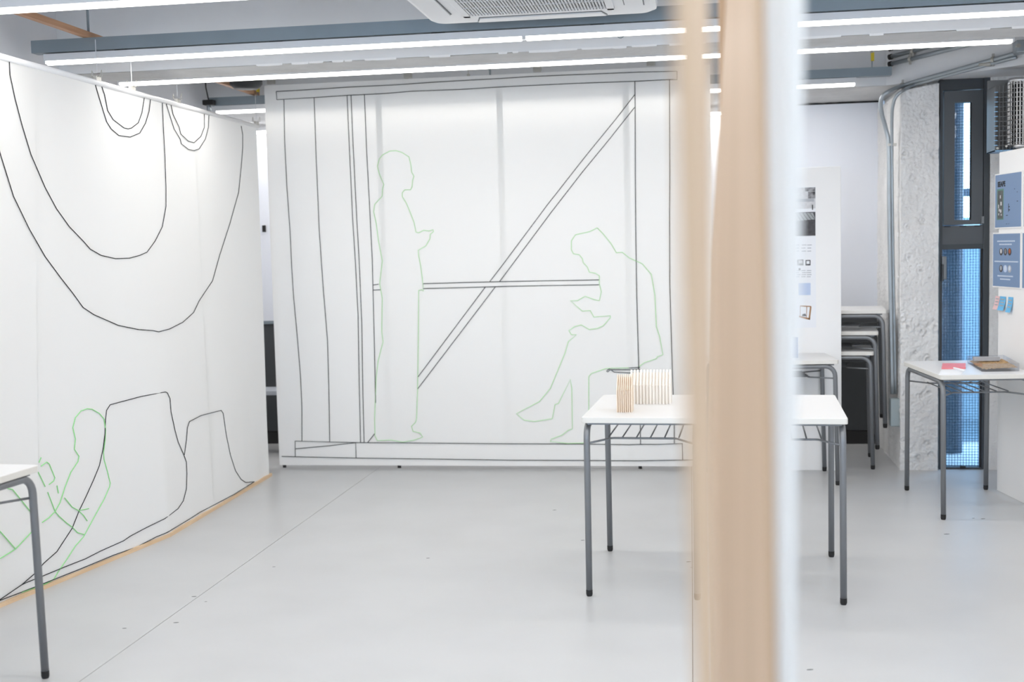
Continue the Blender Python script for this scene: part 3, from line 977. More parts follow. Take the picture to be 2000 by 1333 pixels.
for i in range(2):
    (x0, y0), (x1, y1) = pts[i], pts[i + 1]
    d = Vector((x1 - x0, y1 - y0, 0)).normalized()
    nn = Vector((d.y, -d.x, 0)) * 0.010
    MB().hexa([Vector((x0, y0, 0.0)) - nn, Vector((x0, y0, 0.0)) + nn, Vector((x1, y1, 0.0)) + nn, Vector((x1, y1, 0.0)) - nn,
               Vector((x0, y0, 0.017)) - nn, Vector((x0, y0, 0.017)) + nn, Vector((x1, y1, 0.017)) + nn, Vector((x1, y1, 0.017)) - nn]).build('bottom_batten', 'wood_pale', arcs)

LBLACK = [
    [(16.8, 121), (18, 146), (28, 193), (42, 246), (59, 302), (87, 367), (109, 408), (134, 443), (162, 472), (175, 487), (196, 499), (224, 505.5), (252, 504.5), (272, 499), (286, 493), (302, 471), (316, 443), (323, 404), (323, 367), (321, 306), (318, 252), (316, 201)],
    [(-48, 112), (-38, 165), (-25, 215), (0, 304), (11, 339), (25, 384), (56, 448), (87, 502), (118, 544), (140, 572), (161, 601), (182, 615), (230, 636), (269, 644), (297, 646), (309, 648.5), (330, 643), (356, 630), (377, 611), (388, 588), (414, 549), (428, 499), (448, 437), (465, 376), (470, 328), (473, 290), (473, 263), (470, 246)],
    [(185, 166), (193, 193), (207, 238), (216, 252), (231, 265), (253, 268), (272, 260), (283, 241), (290, 218), (293, 193)],
    [(197, 168), (203, 185), (209, 216), (220, 234), (241, 250), (249, 252), (256, 250), (269, 240), (276, 221), (281, 190)],
    [(323, 201), (330, 224), (339, 252), (351, 272), (353, 281), (367, 292), (378, 294.5), (388, 291), (400, 272), (406, 249), (407, 225)],
    [(333, 205), (337, 224), (349, 249), (352, 262), (367, 276), (378, 279), (391, 267), (398, 249), (398, 223)],
    [(-110, 1228), (-60, 1204), (0, 1171), (41, 1143), (70, 1118), (84, 1101), (110, 1078), (123, 1058), (140, 1032), (153, 999), (167, 970), (182, 937), (193, 910), (200, 878), (204, 847), (205, 819), (207, 802), (214, 791), (244, 783), (274, 775), (322, 766), (326, 768), (331, 779), (333, 805), (341, 842), (347, 864), (358, 889), (363, 903), (364, 926), (363, 956), (357, 979), (347, 994), (321, 1013.5), (283, 1032), (253, 1048), (240, 1057), (195, 1077), (166, 1092), (130, 1106), (84, 1125), (49, 1139), (41, 1143)],
    [(359, 889), (363, 861), (365, 836), (369, 824), (392, 812), (431, 802), (435, 808), (441, 850), (449, 889), (459, 920), (470, 937), (479, 943), (496, 941.5)],
    [(495, 942), (455, 967), (390, 1001), (370, 1014), (325, 1041), (305, 1049), (266, 1069), (221, 1085), (156, 1112), (88, 1139), (42, 1157), (0, 1173), (-60, 1200), (-110, 1224)],
]
LGREEN = [
    [(201, 884), (204, 860), (205, 840), (202, 819), (193, 808), (179, 800), (169, 799), (157, 803), (146, 816), (141, 836), (146, 858), (144, 878), (153, 892), (151, 902), (137, 923), (126, 951), (116, 982), (106, 1000), (94, 1012), (81, 1021)],
    [(201, 884), (202, 898), (209, 923), (214, 944), (213, 951), (202, 976), (182, 1012), (162, 1049), (146, 1067), (130, 1092), (112, 1118), (104, 1132), (88, 1141), (40, 1158)],
    [(79, 911), (90, 903), (95, 907), (106, 934), (103.5, 940), (94.5, 947)], [(73.5, 923), (87, 951)], [(75, 904), (79, 894)],
    [(92, 962), (106.5, 1000), (114, 1009), (129, 1022.5), (139.5, 1030), (150, 1041), (163, 1045)], [(110, 949), (113, 964)],
    [(125, 973), (139.5, 991), (152, 998), (162, 1007.5), (169, 1018)], [(152, 998), (172, 994)],
    [(14, 955), (23, 956.5), (39, 976), (61.5, 1004.5)], [(-80, 965), (-40, 1000), (0, 1040), (29, 1073)], [(64, 1036), (29, 1073), (18, 1080), (0, 1091), (-40, 1108), (-90, 1118)],
]
for pl in LBLACK:
    MB().tube(loc([left_at(*q) for q in pl], lc), 0.0019, 5).build('black_cord', 'cord_black', arcs)
for pl in LGREEN:
    MB().tube(loc([left_at(*q) for q in pl], lc), 0.0021, 5).build('green_cord', 'cord_green', arcs)
for x, y, lb in ((190, 156, 'clip holding the rod of the arc cloth below the end of the wooden strip'), (258, 174, 'clip on the rod of the arc cloth beside its first small arc'),
                 (347, 200, 'clip on the rod of the arc cloth at the second small arc'), (501, 246, 'clip at the far end of the rod of the arc cloth')):
    q = on_u(LU, x, y)
    clip((LU, q[1], LTOP + 0.016), math.pi / 2, lb, None, 0.145, 0.045)

q = on_v(WALL_B - 0.06, 515.5, 447)
t = thing('magnet_clip', 'small black clip on the whiteboard in the slit between the two cloths', 'clip', (q[0], WALL_B - 0.055, q[2]))
MB().box(-0.012, 0.012, -0.012, 0.008, -0.024, 0.024).build('body', 'rubber', t, bevel=0.004)
MB().box(-0.004, 0.004, -0.018, -0.012, -0.018, 0.018).build('lever', 'rubber', t)
# low bench seen in the slit between the two cloths
q = on_v(7.72, 522, 760)
b = thing('low_bench', 'low grey bench in the slit between the two cloths', 'bench', (q[0], 7.72, 0))
MB().box(-0.25, 0.25, -0.12, 0.12, q[2] - 0.03, q[2]).build('seat', 'grey_bench', b, bevel=0.004)
for sx in (-1, 1):
    MB().box(sx * 0.22 - 0.015, sx * 0.22 + 0.015, -0.1, 0.1, 0, q[2] - 0.03).build('leg', 'galvanised', b)

# ================================================================== DESKS
DW, DD, DH = 0.45, 0.70, 0.70


def make_desk():
    t = thing('desk', 'x', 'desk')
    top = MB().prism(rrect(DW / 2, 0.012, 3, DD / 2), DH - 0.022, DH)
    o = top.build('top', ['desk_edge', 'desk_top'], t, bevel=0.002)
    for i, p in enumerate(o.data.polygons):
        p.material_index = 1 if p.normal.z > 0.9 else 0
    zc = DH - 0.022 - 0.0135
    R = 0.055
    for s in (-1, 1):
        x = s * (DW / 2 - 0.0175)
        yf = DD / 2 - 0.018
        yo = yf + 0.012
        pts = [(x, -yo, 0.024), (x, -yf, zc - R)]
        pts += arc((x, -yf + R, zc - R), R, math.pi, math.pi / 2, 6, (0, 1, 0), (0, 0, 1))[1:]
        pts += arc((x, yf - R, zc - R), R, math.pi / 2, 0, 6, (0, 1, 0), (0, 0, 1))
        pts += [(x, yo, 0.024)]
        lf = MB().tube(pts, 0.0125, 12).build('leg_frame', 'desk_tube', t, smooth=True)
        for sy in (-1, 1):
            MB().tube([(x, sy * yo, 0), (x, sy * yo, 0.008), (x, sy * yo, 0.025)], [0.0105, 0.0128, 0.0128], 12).build('foot_cap', 'rubber', lf, smooth=False)
    for sy in (-1, 1):
        MB().box(-DW / 2 + 0.02, DW / 2 - 0.02, sy * 0.315 - 0.012, sy * 0.315 + 0.012, DH - 0.031, DH - 0.022).build('apron', 'desk_tube', t)
        zr = 0.597
        yl = sy * (DD / 2 - 0.016)
        yr = sy * 0.20
        xl = DW / 2 - 0.018
        xb = DW / 2 - 0.018 - 0.083
        MB().tube([(-xl, yl, zr), (-xb - 0.004, yr + sy * 0.004, zr), (-xb + 0.006, yr, zr), (xb - 0.006, yr, zr), (xb + 0.004, yr + sy * 0.004, zr), (xl, yl, zr)], 0.0042, 8).build('shelf_rod', 'desk_tube', t, smooth=True)
    s0 = None
    for i in range(6):
        x = -0.1375 + i * 0.055
        if s0 is None:
            s0 = MB().tube([(0, -0.205, 0.602), (0, 0.205, 0.602)], 0.0032, 6).build('shelf_slat', 'desk_tube', t, smooth=True)
            o = s0
        else:
            o = s0.copy()
            COL.objects.link(o)
        o.location = (x, 0, 0)
    return t


desk0 = make_desk()
used = [False]


def desk(u, v, deg, label, z=0.0):
    d = desk0 if not used[0] else copy_tree(desk0)
    used[0] = True
    d.location = (u, v, z)
    d.rotation_euler = (0, 0, math.radians(deg))
    d['label'] = label
    d['group'] = 'white desks with grey tube legs'
    return d


T1 = (0.085, 4.818, -2.83)
ca, sa = math.cos(math.radians(T1[2])), math.sin(math.radians(T1[2]))
off = (0.989 - DW) / 2
desk(T1[0] - off * ca, T1[1] - off * sa, T1[2], 'white desk carrying the two slatted wooden house models')
desk(T1[0] + off * ca, T1[1] + off * sa, T1[2], 'white desk with bare top next to the desk with the house models')
desk(1.367, 6.223, 4.24, 'white desk in front of the narrow window, carrying pink paper and a clear tray')
desk(0.431, 6.865, 3.7 + 90, 'white desk pushed against the display board, carrying a clear tube')
a4 = math.radians(-4.0)
cu, cv = -2.073, 3.476
desk(cu - (DW / 2) * math.cos(a4) + (DD / 2) * math.sin(a4), cv - (DW / 2) * math.sin(a4) - (DD / 2) * math.cos(a4), -4.0, 'white desk with bare top standing by the cloth with arcs')
# stack behind the display board
sx = on_v(7.19, 1711, 900)[0]
for i, (du, dv, dz, lb) in enumerate(((0, 0, 0, 'lowest of three white desks stacked beside the column'), (0.028, 0.012, 0.118, 'middle one of three white desks stacked beside the column'),
                                      (0.075, 0.03, 0.243, 'topmost of three white desks stacked beside the column'))):
    desk(sx - DD / 2 + 0.006 + du, 7.19 + DW / 2 - 0.018 + dv, 84, lb, dz)['group'] = 'stacked desks'


def deskpt(x, y, z=DH):
    return on_z(z, x, y)


# ---- house models: rows of thin gable-shaped slats
def house(name, label, x0, x1, yb, depth, eave, ridge, n, m, rz, core=True):
    a = deskpt(x0, yb)
    b = deskpt(x1, yb)
    w = b[0] - a[0]
    t = thing(name, label, 'model house', (a[0], a[1], DH), rz)
    prof = [(0, 0), (depth, 0), (depth, eave), (depth / 2, ridge), (0, eave)]
    pitch = w / n
    first = None
    for i in range(n):
        if first is None:
            first = MB().prism(prof, 0, pitch * 0.55, 'x').build('slat', m, t)
            o = first
        else:
            o = first.copy()
            COL.objects.link(o)
        o.location = (i * pitch, 0, 0)
    e = 0.008
    inner = [(e, 0), (depth - e, 0), (depth - e, eave - e * .5), (depth / 2, ridge - e * 1.5), (e, eave - e * .5)]
    MB().prism(inner, pitch * 0.3, w - pitch * 0.7, 'x').build('core', m, t)
    return t


h1 = house('model_house', 'small slatted wooden model house, the smaller one on the desk', 1204.5, 1236.5, 806, 0.088, 0.088, 0.146, 8, 'wood_model', math.radians(-2))
h2 = house('model_house', 'long slatted wooden model house, the bigger one on the desk', 1231, 1313.5, 790, 0.09, 0.080, 0.139, 13, 'wood_model_white', math.radians(-2))

# ---- desk by the window: pink paper, stick, card, tray of chips
def sheet(name, pxs, th, m, label, cat, z=DH):
    q = [deskpt(x, y, z) for x, y in pxs]
    c = sum(q) / len(q)
    bot = [(p[0] - c[0], p[1] - c[1], 0) for p in q]
    o = MB().hexa(bot + [(a, b, th) for a, b, _ in bot]).build(name, m)
    o.location = (c[0], c[1], z)
    return tag(o, label, cat)


sheet('pink_booklet', [(1839, 721.5), (1886, 721), (1886, 712), (1841, 712)], 0.006, 'pink_paper', 'pink booklet lying on the window-side desk', 'booklet')
sheet('white_card', [(1833, 733), (1876, 732), (1886, 723), (1838, 724)], 0.0012, 'paper_white', 'white card lying in front of the pink booklet', 'card')
a, b = deskpt(1863, 719, DH + 0.012), deskpt(1884, 724, DH + 0.012)
tag(MB().tube([tuple(a), tuple(b)], 0.004, 8).build('white_stick', 'paper_white'), 'short white stick resting on the pink booklet', 'stick')
q = [deskpt(*p) for p in ((1918, 727), (1991, 726), (1960, 708.5), (1889, 709.5))]
c = sum(q) / 4
tr = thing('clear_tray', 'clear acrylic tray standing on the window-side desk', 'tray', (c[0], c[1], DH))
lq = [(p[0] - c[0], p[1] - c[1]) for p in q]
MB().prism(lq, 0.0005, 0.003).build('tray_floor', 'acrylic', tr)
for i in range(4):
    (xa, ya), (xb, yb) = lq[i], lq[(i + 1) % 4]
    MB().hexa([(xa, ya, .003), (xb, yb, .003), (xb * .97, yb * .97, .003), (xa * .97, ya * .97, .003), (xa, ya, .04), (xb, yb, .04), (xb * .97, yb * .97, .04), (xa * .97, ya * .97, .04)]).build('tray_wall', 'acrylic', tr)
ch = MB()
ch.grid(lambda s, t: tuple(((1 - s) * ((1 - t) * np.array(lq[0]) + t * np.array(lq[3])) + s * ((1 - t) * np.array(lq[1]) + t * np.array(lq[2]))) * 0.94) + (0.006 + 0.014 * (0.4 + s * .5) + 0.006 * noise.noise((s * 14, t * 14, 0)),), 40, 30)
o = ch.build('wood_chips', 'chips')
o.location = (c[0], c[1], DH)
o['kind'] = 'stuff'
tag(o, 'brown wood chips filling the clear acrylic tray', 'wood chips')
p0 = deskpt(1904, 709.5, DH + 0.012)
p1 = deskpt(1951, 707.5, DH + 0.012)
o = MB().box(0, p1[0] - p0[0], 0, 0.03, 0, 0.02).build('grey_block', 'print_grey')
o.location = (p0[0], p0[1] + 0.02, DH + 0.02)
tag(o, 'grey block at the back of the clear tray', 'block')
# clear tube on the desk by the display board
p0, p1 = deskpt(1541, 699), deskpt(1558.5, 699)
r = (p1[0] - p0[0]) / 2
t = thing('clear_tube', 'clear bluish acrylic tube standing on the desk by the display board', 'tube', ((p0[0] + p1[0]) / 2, p0[1], DH))
m = MB()
N = 20
for zz in (0.0, 0.115):
    for rr_ in (r, r * 0.86):
        m.v += [(rr_ * math.cos(2 * math.pi * k / N), rr_ * math.sin(2 * math.pi * k / N), zz) for k in range(N)]
for k in range(N):
    j = (k + 1) % N
    m.f += [(k, j, 2 * N + j, 2 * N + k), (N + j, N + k, 3 * N + k, 3 * N + j), (2 * N + k, 2 * N + j, 3 * N + j, 3 * N + k), (j, k, N + k, N + j)]
m.build('tube_wall', 'acrylic_blue', t, smooth=False)

# ================================================================== DISPLAY BOARD WITH SHEET
BV = 7.112
bx1 = on_v(BV, 1643, 620)[0]
bz = on_v(BV, 1640, 325)[2]
bd = thing('display_board', 'free-standing white display board behind the desk with the clear tube', 'display board', (bx1 - 0.30, BV, 0))
MB().box(-0.30, 0.30, 0, 0.022, 0.0, bz).build('board', 'panel_white', bd, bevel=0.002)
MB().box(-0.29, -0.25, 0.022, 0.03, 0.0, bz).build('rear_batten', 'wood_pale', bd)
MB().box(0.25, 0.29, 0.022, 0.03, 0.0, bz).build('rear_batten', 'wood_pale', bd)
# printed sheet pinned on it
s1 = on_v(BV, 1594, 640)
s0 = on_v(BV, 1593, 365)
SW = 0.30
sh = thing('printed_sheet', 'tall printed sheet with photographs and text on the display board', 'poster', (s1[0] - SW / 2, BV - 0.002, s1[2]))
SH = s0[2] - s1[2]
sh = MB().box(-SW / 2, SW / 2, 0, 0.0015, 0, SH).build('paper', 'paper_white', sh)


def spx(x, y):
    p = on_v(BV - 0.002, x, y)
    return p[0] - (s1[0] - SW / 2), p[2] - s1[2]


def patch(name, x0, x1, y0, y1, m, d=0.0006, parent=None):
    a = spx(x0, y1)
    b = spx(x1, y0)
    return MB().box(a[0], b[0], -d, 0, a[1], b[1]).build(name, m, parent or sh)


patch('photo_street', 1500, 1592.5, 366, 410, 'print_light')
patch('photo_street_dark', 1572, 1592.5, 366, 374, 'print_mid', 0.0009)
patch('photo_street_dark', 1578, 1592.5, 374, 388, 'print_mid', 0.0009)
patch('photo_figure', 1586, 1588, 400, 410, 'print_black', 0.0009)
patch('photo_street_band', 1520, 1590, 388, 396, 'print_grey', 0.0008)
patch('photo_shade', 1500, 1592.5, 414, 463, 'print_dark')
for i in range(7):
    a = spx(1550 + i * 7, 432 - i * 0.6)
    b = spx(1556 + i * 7, 432 - i * 0.6)
    c_, d_ = spx(1540 + i * 7 + 0, 416), spx(1546 + i * 7, 416)
    lim = spx(1592, 420)[0]
    cl2 = lambda q: (min(q[0], lim), q[1])
    MB().prism([cl2(a), cl2(b), cl2(d_), cl2(c_)], -0.0012, 0, 'y').build('photo_stripe', 'ext_white', sh)
for y0 in (478, 484, 490, 528, 532, 536, 540):
    for k in range(6):
        x = 1520 + k * 11 + random.uniform(0, 2)
        patch('text_line', x, x + random.uniform(6, 9.5), y0, y0 + 1.6, 'print_grey')
patch('small_photo', 1573, 1583, 508, 519, 'print_dark')
patch('small_photo_glass', 1575, 1581, 510, 516, 'paper_white', 0.0009)
patch('small_photo', 1556, 1569, 507, 519, 'print_mid')
patch('small_photo_glass', 1559, 1567, 509, 515, 'print_light', 0.0009)
patch('small_dot', 1559, 1563, 524, 528, 'print_dark')
patch('blue_field', 1559, 1583, 553, 577, 'print_paleblue')
for q4 in (((1562, 597), (1584, 598), (1584, 600), (1562, 599)), ((1582, 599), (1585, 599), (1582, 625), (1579, 624)), ((1560, 617), (1582, 622), (1582, 625.5), (1560, 620)), ((1562, 597), (1563, 597), (1563, 618), (1562, 618)), ((1575, 598), (1576.5, 598), (1575.5, 621), (1574.5, 621))):
    MB().prism([spx(*p) for p in q4][::-1], -0.0006, 0, 'y').build('drawn_frame', 'print_brown', sh)
MB().prism([spx(*p) for p in ((1567, 614), (1573, 613), (1575, 618), (1566, 618))][::-1], -0.0007, 0, 'y').build('drawn_table', 'print_dark', sh)

# ================================================================== POSTER PANEL ON THE RIGHT
Q0, Q1 = np.array([1.602, 6.568]), np.array([1.653, 6.239])
qd = (Q1 - Q0) / np.linalg.norm(Q1 - Q0)
qn = np.array([-qd[1], qd[0]])
if qn[0] > 0:
    qn = -qn
ptop = on_plane((Q0[0], Q0[1], 0), (qn[0], qn[1], 0), 1946.5, 299)[2]
rot_p = math.atan2(qd[1], qd[0])
pn = thing('poster_panel', 'white standing panel with blue posters beside the narrow window', 'display panel', (Q0[0], Q0[1], 0), rot_p)
# local x runs along the face towards the front, local -y or +y into the room
sgn = 1.0 if (math.cos(rot_p) * qn[1] - math.sin(rot_p) * qn[0]) > 0 else -1.0
PL = 1.35
MB().box(0, PL, -0.035 if sgn > 0 else 0, 0 if sgn > 0 else 0.035, 0, ptop).build('board', 'panel_white', pn, bevel=0.002)
yb_ = -0.035 if sgn > 0 else 0.035
for xx in (0.02, PL - 0.06):
    MB().box(xx, xx + 0.04, min(yb_, yb_ - sgn * 0.03), max(yb_, yb_ - sgn * 0.03), 0, ptop).build('rear_batten', 'wood_pale', pn)


def ppx(x, y):
    p = on_plane((Q0[0], Q0[1], 0), (qn[0], qn[1], 0), x, y)
    return float(np.dot(p[:2] - Q0, qd)), p[2]


def ppatch(name, s0, s1, z0, z1, m, parent, d0=0.0, d=0.004):
    y0, y1 = sorted((sgn * d0, sgn * (d0 + d)))
    return MB().box(s0, s1, y0, y1, z0, z1).build(name, m, parent)


def poster(name, label, s0, s1, z0, z1):
    t = thing(name, label, 'poster', (Q0[0], Q0[1], 0), rot_p)
    ppatch('board', s0 - 0.006, s1 + 0.006, z0 - 0.006, z1 + 0.006, 'foam_edge', t, 0.0005, 0.004)
    return ppatch('print', s0, s1, z0, z1, 'poster_blue', t, 0.0045, 0.0006)


sA, zA1 = ppx(1946, 343)
sB, zA0 = ppx(1994.5, 440)
sB = ppx(1996.5, 390)[0]
pa = poster('blue_poster', 'blue poster with black lettering and a green picture on the white panel', sA, sB, ppx(1943, 445)[1], zA1)
pb = poster('blue_poster', 'blue poster with two rows of small oval pictures on the white panel', ppx(1941.5, 500)[0], ppx(1994, 500)[0], ppx(1941, 558.5)[1], ppx(1942, 457.5)[1])
w = sB - sA
poster('blue_poster', 'blue poster beside the one with black lettering, mostly hidden from view', sB + 0.03, sB + 0.03 + w, ppx(1943, 445)[1], zA1)
poster('blue_poster', 'blue poster beside the one with oval pictures, mostly hidden from view', sB + 0.02, sB + 0.02 + w, ppx(1941, 558.5)[1], ppx(1942, 457.5)[1])


def text_on(body, s, z, h, m, parent, stretch=1.0, bold=0.0):
    cu_ = bpy.data.curves.new('lettering', 'FONT')
    cu_.body = body
    cu_.size = h
    cu_.offset = bold
    cu_.extrude = 0.0003
    tmp = bpy.data.objects.new('lettering', cu_)
    COL.objects.link(tmp)
    bpy.context.view_layer.update()
    me = bpy.data.meshes.new_from_object(tmp.evaluated_get(bpy.context.evaluated_depsgraph_get()))
    bpy.data.objects.remove(tmp)
    o = bpy.data.objects.new('lettering', me)
    me.materials.clear()
    me.materials.append(MATS[m])
    COL.objects.link(o)
    o.parent = parent
    o.location = (s, sgn * 0.0056, z)
    o.scale = (stretch, 1, 1)
    # glyph plane faces the room; reading direction follows the panel
    o.rotation_euler = (math.pi / 2, 0, 0) if sgn < 0 else (math.pi / 2, 0, 0)
    if sgn > 0:
        o.scale = (stretch, 1, 1)
    return o


def lerp_s(t):
    return sA + t * (sB - sA)


za0 = ppx(1943, 445)[1]


def lerp_z(t):
    return za0 + t * (zA1 - za0)


text_on('SEAPE', lerp_s(0.10), lerp_z(0.775), 0.036, 'print_black', pa, 1.0, 0.0018)
ppatch('subtitle', lerp_s(0.10), lerp_s(0.32), lerp_z(0.875), lerp_z(0.882), 'print_grey', pa, 0.0051, 0.0004)
ppatch('picture_border', lerp_s(0.075), lerp_s(0.335), lerp_z(0.145), lerp_z(0.73), 'print_green', pa, 0.0051, 0.0003)
ppatch('picture', lerp_s(0.10), lerp_s(0.31), lerp_z(0.165), lerp_z(0.70), 'print_olive', pa, 0.0054, 0.0003)
for s_, z_, ww, hh in ((0.21, 0.58, 0.035, 0.06), (0.24, 0.45, 0.05, 0.07), (0.14, 0.40, 0.03, 0.07), (0.17, 0.33, 0.04, 0.05), (0.23, 0.31, 0.05, 0.06), (0.15, 0.25, 0.03, 0.04), (0.25, 0.24, 0.03, 0.04)):
    ppatch('pale_figure', lerp_s(s_ - ww / 2), lerp_s(s_ + ww / 2), lerp_z(z_ - hh / 2), lerp_z(z_ + hh / 2), 'print_light', pa, 0.0057, 0.0003)
for s_, z_, ww, hh in ((0.53, 0.36, 0.018, 0.16), (0.55, 0.38, 0.04, 0.02), (0.56, 0.32, 0.04, 0.02), (0.75, 0.70, 0.03, 0.012), (0.85, 0.64, 0.03, 0.01), (0.86, 0.47, 0.05, 0.012), (0.47, 0.22, 0.07, 0.012), (0.46, 0.06, 0.05, 0.008), (0.54, 0.06, 0.03, 0.008)):
    ppatch('black_mark', lerp_s(s_ - ww / 2), lerp_s(s_ + ww / 2), lerp_z(z_ - hh / 2), lerp_z(z_ + hh / 2), 'print_black', pa, 0.0051, 0.0003)
bs0, bs1 = ppx(1941.5, 500)[0], ppx(1994, 500)[0]
bz0, bz1 = ppx(1941, 558.5)[1], ppx(1942, 457.5)[1]
S2 = lambda t: bs0 + t * (bs1 - bs0)
Z2 = lambda t: bz0 + t * (bz1 - bz0)
for z_, a_, b_ in ((0.86, 0.16, 0.82), (0.80, 0.24, 0.70), (0.475, 0.06, 0.94), (0.20, 0.18, 0.76), (0.14, 0.28, 0.66)):
    x = a_
    while x < b_:
        ww = random.uniform(0.03, 0.05)
        ppatch('text_block', S2(x), S2(min(x + ww, b_)), Z2(z_ - 0.012), Z2(z_ + 0.012), 'print_textwhite', pb, 0.0051, 0.0003)
        x += ww + 0.012


def oval(s, z, rx, rz_, m, parent, d):
    pts_ = [(s + rx * math.cos(2 * math.pi * k / 16), z + rz_ * math.sin(2 * math.pi * k / 16)) for k in range(16)]
    y0, y1 = sorted((sgn * d, sgn * (d + 0.0003)))
    return MB().prism(pts_, y0, y1, 'y').build('oval_picture', m, parent)


for s_, z_, m1, m2 in ((0.31, 0.66, 'print_dark', 'print_light'), (0.47, 0.66, 'print_dark', 'print_mid'), (0.63, 0.66, 'print_dark', 'print_orange'), (0.31, 0.34, 'print_dark', 'print_grey'), (0.47, 0.34, 'print_paleblue', 'print_textwhite'), (0.63, 0.34, 'print_grey', 'print_textwhite')):
    oval(S2(s_), Z2(z_), 0.068 * (bs1 - bs0), 0.07 * (bz1 - bz0), m1, pb, 0.0051)
    oval(S2(s_), Z2(z_ + 0.01), 0.035 * (bs1 - bs0), 0.045 * (bz1 - bz0), m2, pb, 0.0055)
for k, (x0, x1, y0, y1, m1, nm) in enumerate(((1945, 1953.5, 579, 604, 'note_pink', 'pink'), (1954, 1965.5, 580, 606, 'note_blue', 'blue'), (1970, 1979.5, 581, 610, 'note_blue', 'blue'))):
    a_, b_ = ppx(x0, y1), ppx(x1, y0)
    t = thing('sticky_note', ['pink sticky note below the poster of oval pictures', 'blue sticky note overlapping the pink one', 'blue sticky note hanging apart from the other two'][k], 'sticky note', (Q0[0], Q0[1], 0), rot_p)
    m = MB()
    h_ = b_[1] - a_[1]
    m.grid(lambda p_, q_: (a_[0] + p_ * (b_[0] - a_[0]) - (1 - q_) * 0.006, sgn * (0.002 + 0.014 * (1 - q_) ** 2), a_[1] + q_ * h_), 1, 6)
    m.build('paper', m1, t, solid=0.0006)
    for j in range(3):
        zz = a_[1] + h_ * (0.75 - j * 0.22)
        q_ = (zz - a_[1]) / h_
        yy = sgn * (0.0028 + 0.014 * (1 - q_) ** 2)
        MB().box(a_[0] + 0.15 * (b_[0] - a_[0]), a_[0] + 0.8 * (b_[0] - a_[0]), min(yy, yy + sgn * .0006), max(yy, yy + sgn * .0006), zz, zz + 0.006).build('handwriting', 'print_grey', t)

# ---- heater with wire guard on the wall behind the panel top
HV = 6.72
hp = on_v(HV, 1941, 300)
ht = thing('patio_heater', 'grey mesh box with a chrome barred cylinder above the poster panel', 'heater', (hp[0], HV, hp[2]))
P = lambda x, y: (on_v(HV, x, y)[0] - hp[0], on_v(HV, x, y)[2] - hp[2])
(x0, zb_), (x1, _z) = P(1943, 296), P(2060, 296)
zt_ = P(1945, 168)[1]
MB().box(x0, x1, 0.16, 0.18, zb_, zt_ + 0.05).build('back_plate', 'heater_mesh', ht)
MB().box(x0, x1, 0, 0.18, zb_ - 0.0, zb_ + 0.006).build('base_plate', 'heater_blue', ht)
MB().box(x0, x0 + 0.002, 0.0, 0.16, zb_, zt_).build('side_mesh', 'heater_mesh', ht)
for k in range(12):
    zz = zb_ + 0.03 + k * (zt_ - zb_ - 0.04) / 12
    MB().box(x0 - 0.002, x1, -0.002, 0.001, zz, zz + 0.0022).build('guard_wire', 'heater_mesh', ht)
    MB().box(x0 - 0.004, x0 + 0.012, -0.004, 0.002, zz, zz + 0.004).build('guard_hook', 'heater_blue', ht)
for k in range(8):
    xx = x0 + 0.004 + k * 0.018
    MB().box(xx, xx + 0.0016, -0.001, 0.001, zb_, zt_).build('guard_wire', 'heater_mesh', ht)
cx, cz0 = P(1997, 282)
cz1 = P(1997, 158)[1]
cr = P(1997, 200)[0] - P(1974, 200)[0]
MB().tube([(cx, 0.05, cz0), (cx, 0.05, cz1)], cr * 0.86, 24).build('burner_core', 'black_gap', ht, smooth=True)
for za, zc_ in ((cz0 - 0.02, cz0 + 0.005), (cz1 - 0.005, cz1 + 0.02)):
    MB().tube([(cx, 0.05, za), (cx, 0.05, zc_)], cr * 1.0, 24).build('end_ring', 'chrome', ht, smooth=True)
for k in range(24):
    a_ = 2 * math.pi * k / 24
    MB().tube([(cx + cr * math.cos(a_), 0.05 + cr * math.sin(a_), cz0), (cx + cr * math.cos(a_), 0.05 + cr * math.sin(a_), cz1)], 0.0032, 6).build('bar', 'chrome', ht)
for k in range(14):
    zz = cz0 + (k + 0.5) * (cz1 - cz0) / 14
    MB().tube([(cx + cr * 1.03 * math.cos(2 * math.pi * i / 24), 0.05 + cr * 1.03 * math.sin(2 * math.pi * i / 24), zz) for i in range(25)], 0.0026, 5, False).build('ring', 'chrome', ht)
for x, z_ in ((1948, 290), (1965, 286)):
    q = P(x, z_)
    MB().tube([(q[0], -0.006, q[1]), (q[0], 0.004, q[1])], 0.006, 8).build('screw', 'clip_metal', ht)

# ================================================================== FOREGROUND: TWO NARROW PARTITIONS SEEN END-ON
# left: warped sheet of pale plywood; its near edge leans a little
def fg(v, x, y):
    return on_v(v, x, y)[0], on_v(v, x, y)[2]


def edge_u(v, pts):
    # u as a function of height, through measured points (pixels met with the plane at distance v)
    qs = sorted([(on_v(v, x, y)[2], on_v(v, x, y)[0]) for x, y in pts])
    zs = [q[0] for q in qs]
    us = [q[1] for q in qs]
    return lambda z: float(np.interp(z, zs, us)) if zs[0] <= z <= zs[-1] else (us[0] if z < zs[0] else us[-1])


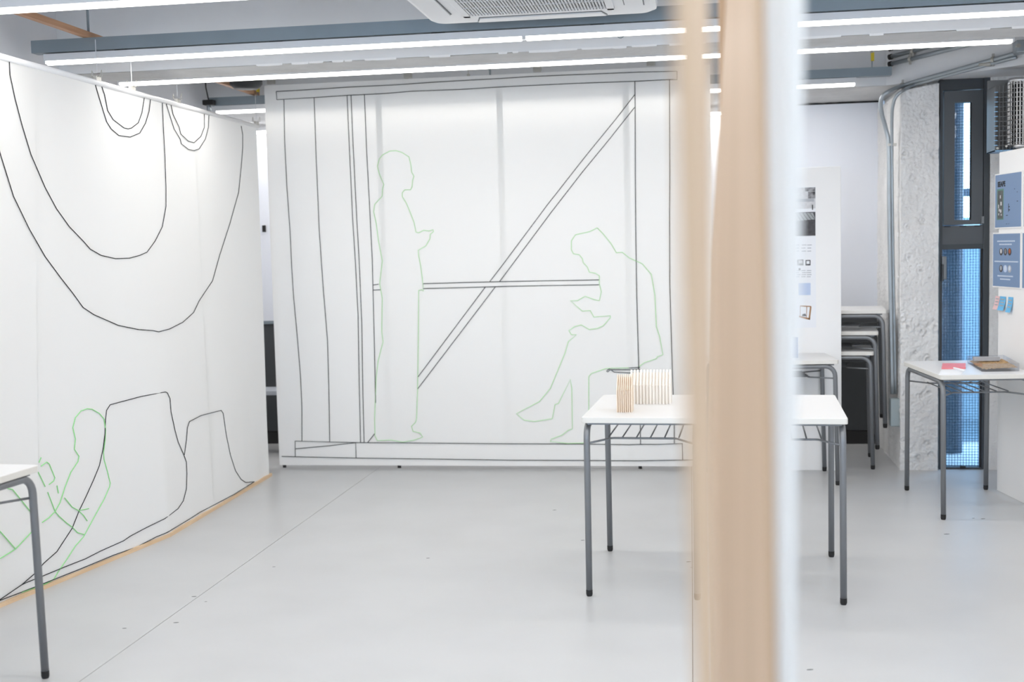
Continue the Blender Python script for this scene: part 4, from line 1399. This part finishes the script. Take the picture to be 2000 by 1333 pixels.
LN, LF = 0.60, 0.86
near_l = edge_u(LN, ((1338, 0), (1349, 500), (1362, 900), (1380, 1333)))
far_l = edge_u(LF, ((1386, 0), (1390, 500), (1395, 900), (1398, 1333)))
PH = 2.05
sheetL = thing('plywood_partition', 'pale plywood partition sheet seen almost edge-on, slightly leaning', 'partition', (0.0, 0.7, 0))
def lp(s, z):
    v = LN + s * (LF - LN)
    return (near_l(z) * (1 - s) + far_l(z) * s, v - 0.7, z)
m = MB()
NZ = 40
m.grid(lambda a_, b_: lp(a_, b_ * PH), 12, NZ)
m.grid(lambda a_, b_: tuple(np.array(lp(1 - a_, b_ * PH)) - np.array([0.006, 0, 0])), 12, NZ)
n1 = 13 * (NZ + 1)
for j in range(NZ):
    for (i, k) in ((0, 12), (12, 0)):
        a_ = j * 13 + i
        b_ = n1 + j * 13 + k
        m.f.append((a_, a_ + 13, b_ + 13, b_) if i == 0 else (a_, b_, b_ + 13, a_ + 13))
m.build('sheet', 'plywood', sheetL, smooth=False)
MB().box(-0.02, 0.03, LF - 0.7 - 0.06, LF - 0.7 - 0.02, 0.0, 0.03).build('foot_block', 'plywood', sheetL)

RN, RF = 1.0, 2.1
near_r = edge_u(RN, ((1479, 0), (1488, 500), (1497, 900), (1503, 1333)))
far_r = edge_u(RF, ((1417, 0), (1403, 250), (1391, 500), (1386, 900), (1392, 1333)))
out_r = edge_u(RN, ((1573, 0), (1565, 500), (1556, 900), (1553, 1333)))
frameR = thing('covered_partition', 'partition of plywood covered with white sheeting, seen almost end-on', 'partition', (0.05, 1.0, 0))
m = MB()


def rp(s, z):
    v = RN + s * (RF - RN)
    return (near_r(z) * (1 - s) + far_r(z) * s - 0.05, v - 1.0, z)


def ro(s, z):
    v = RN + s * (RF - RN)
    return (out_r(z) - 0.05 + 0.012 * s, v - 1.0, z)


m.grid(lambda a_, b_: rp(1 - a_, b_ * PH), 12, NZ)
m.grid(lambda a_, b_: tuple(np.array(rp(a_, b_ * PH)) + np.array([0.006, 0, 0])), 12, NZ)
for j in range(NZ):
    a_, b_ = j * 13 + 12, n1 + j * 13
    m.f.append((a_, b_, b_ + 13, a_ + 13))
    a_, b_ = j * 13, n1 + j * 13 + 12
    m.f.append((a_, a_ + 13, b_ + 13, b_))
m.build('plywood_face', 'plywood', frameR)
m = MB()
m.grid(lambda a_, b_: tuple(np.array(rp(0, b_ * PH)) * (1 - a_) + np.array(ro(0, b_ * PH)) * a_ + np.array([0.0065 * (1 - a_), -0.012 * math.sin(a_ * math.pi), 0])), 10, NZ)
m.grid(lambda a_, b_: ro(a_, b_ * PH), 10, NZ)
m.build('white_sheeting', 'sheeting', frameR, smooth=True)
MB().box(0.0, 0.03, RF - 1.0 - 0.06, RF - 1.0 - 0.02, 0, PH).build('end_post', 'plywood', frameR)
